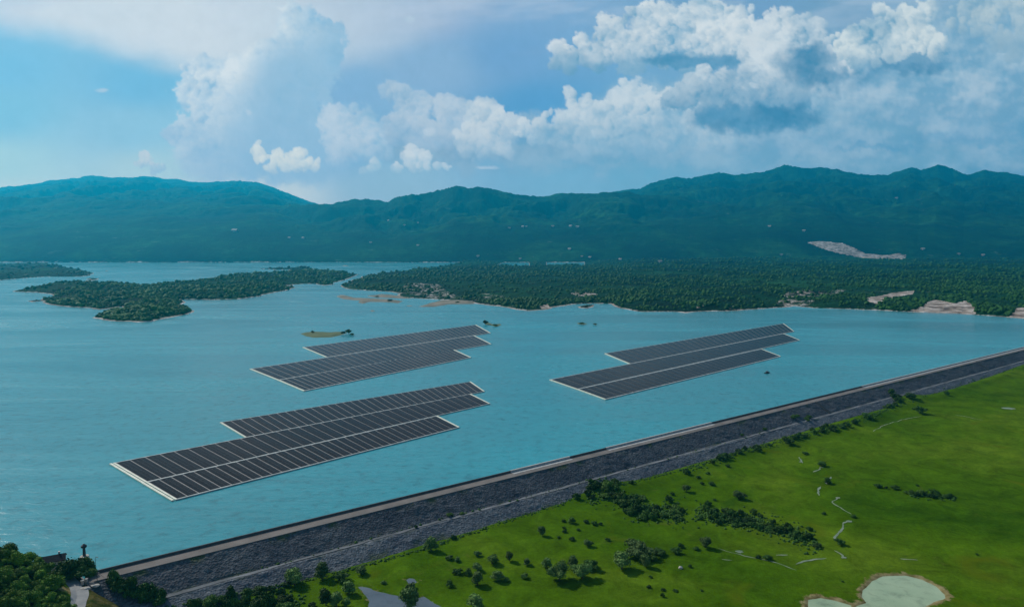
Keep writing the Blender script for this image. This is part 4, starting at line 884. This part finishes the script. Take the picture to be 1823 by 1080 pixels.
# ------------------------------------------------------------------ islet shrubs, boat
def on_water(kind,x,y,h,wd_,lb,grp=None,z=.8):
    o=plant(kind,x,y,h,wd_,loc=gr(x,y,z)); tag(o,lb,'shrub' if kind.endswith('shrub') else 'tree',grp); return o
on_water('darktree',620,593,10,11,'dark tree at the right tip of the grassy islet')
on_water('shrub',612,594,5,10,'dark shrub beside the tree at the right tip of the grassy islet')
on_water('shrub',557,592,4,6,'tiny dark bush on the left part of the grassy islet')
on_water('darktree',626.5,597,6,8,'small dark bush standing in the water off the grassy islet',z=.1)
on_water('darktree',864,577,10,10,'dark tree at the left end of the thin islet beyond the solar array')
on_water('shrub',880,580,4,14,'dark shrub at the middle of the thin islet beyond the solar array')
on_water('darktree',1036,577,5,14,'dark tree on the pair of islets between array and far shore, left one')
on_water('shrub',1060,578,3,8,'dark shrub on the smaller right islet between array and far shore')
on_water('darktree',694,536,5,8,'dark tree on the bare spit off the wooded point')
on_water('shrub',672,529,3,12,'dark shrub on the bare spit off the wooded point')
on_water('darktree',1043,547,4,12,'dark tree on the small islet close to the far shore')
on_water('shrub',814,539,3,18,'dark shrub on the low dark spit near the far shore')
def boat(x,y,L,lb):
    p=gr(x,y,0); r=empty('boat',(p[0],p[1],.0),.5); tag(r,lb,'boat'); n=9; V=[]
    for i in range(n):
        t=i/(n-1); w_=L*.17*math.sin(math.pi*min(1,.35+t*.65))**.8 if t<1 else .02; w_=L*.17*(1-t**3)+.02; x_=-L/2+L*t; k=.25*t*t
        V+=[(x_,-w_,.75+k),(x_,-w_*.6,-.15),(x_,w_*.6,-.15),(x_,w_,.75+k),(x_,w_*.8,.55),(x_,-w_*.8,.55)]
    F=[(i*6+j,i*6+(j+1)%6,(i+1)*6+(j+1)%6,(i+1)*6+j) for i in range(n-1) for j in range(6)]+[(0,5,4,3),(0,3,2,1)]
    link('hull',mesh('hull',V,np.array(F),M['metal']),r)
    mb=MB(); mb.box(-L*.22,L*.1,-L*.10,L*.10,.5,1.9); mb.box(-L*.25,L*.14,-L*.12,L*.12,1.902,2.02); link('cabin',mb.mesh('cabin',M['darkconc']),r)
boat(1366,664,6.5,'small dark boat alone on the lake between the right array and the dam')

# ------------------------------------------------------------------ tiny far houses
def hit(x,y):
    d=ray(x,y)
    ts=np.arange(1500,10500,12.); P=d[None]*ts[:,None]+np.array([0,0,CAM_Z]); h=main_h(P[:,0].copy(),P[:,1].copy()); k=np.where(P[:,2]<h)[0]
    if len(k)==0: return None
    p=P[k[0]]; p[2]=h[k[0]]; return p
HS=[(418,413,26,'bright white church-like house high on the far left slope'),(515,424,12,0),(540,425,14,0),(720,403,12,0),(692,394,14,0),(744,398,10,0),(907,407,12,0),(931,405,14,0),(937,404,10,0),(984,404,14,0),(1016,404,16,0),(1028,405,16,0),(660,433,12,0),(744,438,12,0),(851,457,12,0),
 (1014,445,14,0),(1050,459,12,0),(1104,463,12,0),(1596,354,16,0),(1391,455,12,0),(1643,445,14,0),(1707,453,12,0),(1750,455,12,0),(1175,467,12,0),(1370,404,14,0),(1431,412,14,0),(926,462,10,0),(1036,458,10,0)]
proto=None; r=random.Random(9)
for i,(x,y,L,lb) in enumerate(HS):
    p=hit(x,y)
    if p is None: continue
    if proto is None or lb:
        q=house((0,0,0),0,1.,.75,.55,M['plaster'],M['tile'],detail=False); q.location=p; q.scale=(L,)*3; q.rotation_euler=(0,0,r.uniform(-.8,.8)); tag(q,lb or 'tiny pale house on the far wooded slopes','house',None if lb else 'tiny houses on the far slopes')
        if not lb: proto=q
        continue
    q=proto.copy(); COL.objects.link(q); q.location=p; q.scale=(L,)*3; q.rotation_euler=(0,0,r.uniform(-.8,.8))
    for ch in proto.children:
        c=ch.copy(); COL.objects.link(c); c.parent=q

# ------------------------------------------------------------------ haze
def haze():
    mb=MB(); mb.box(-14000,14000,-2800,13600,-13,HAZE_TOP)
    m=bpy.data.materials.new('haze'); m.use_nodes=True; nt=m.node_tree; nt.nodes.clear(); o=nt.nodes.new('ShaderNodeOutputMaterial')
    v=nt.nodes.new('ShaderNodeVolumePrincipled'); v.inputs['Color'].default_value=(*HAZE_COL,1); v.inputs['Density'].default_value=HAZE_DENS; v.inputs['Anisotropy'].default_value=HAZE_G
    nt.links.new(v.outputs[0],o.inputs['Volume']); m.cycles.homogeneous_volume=True if hasattr(m.cycles,'homogeneous_volume') else False
    tag(link('haze',mb.mesh('haze',m)),kind='stuff')
haze()
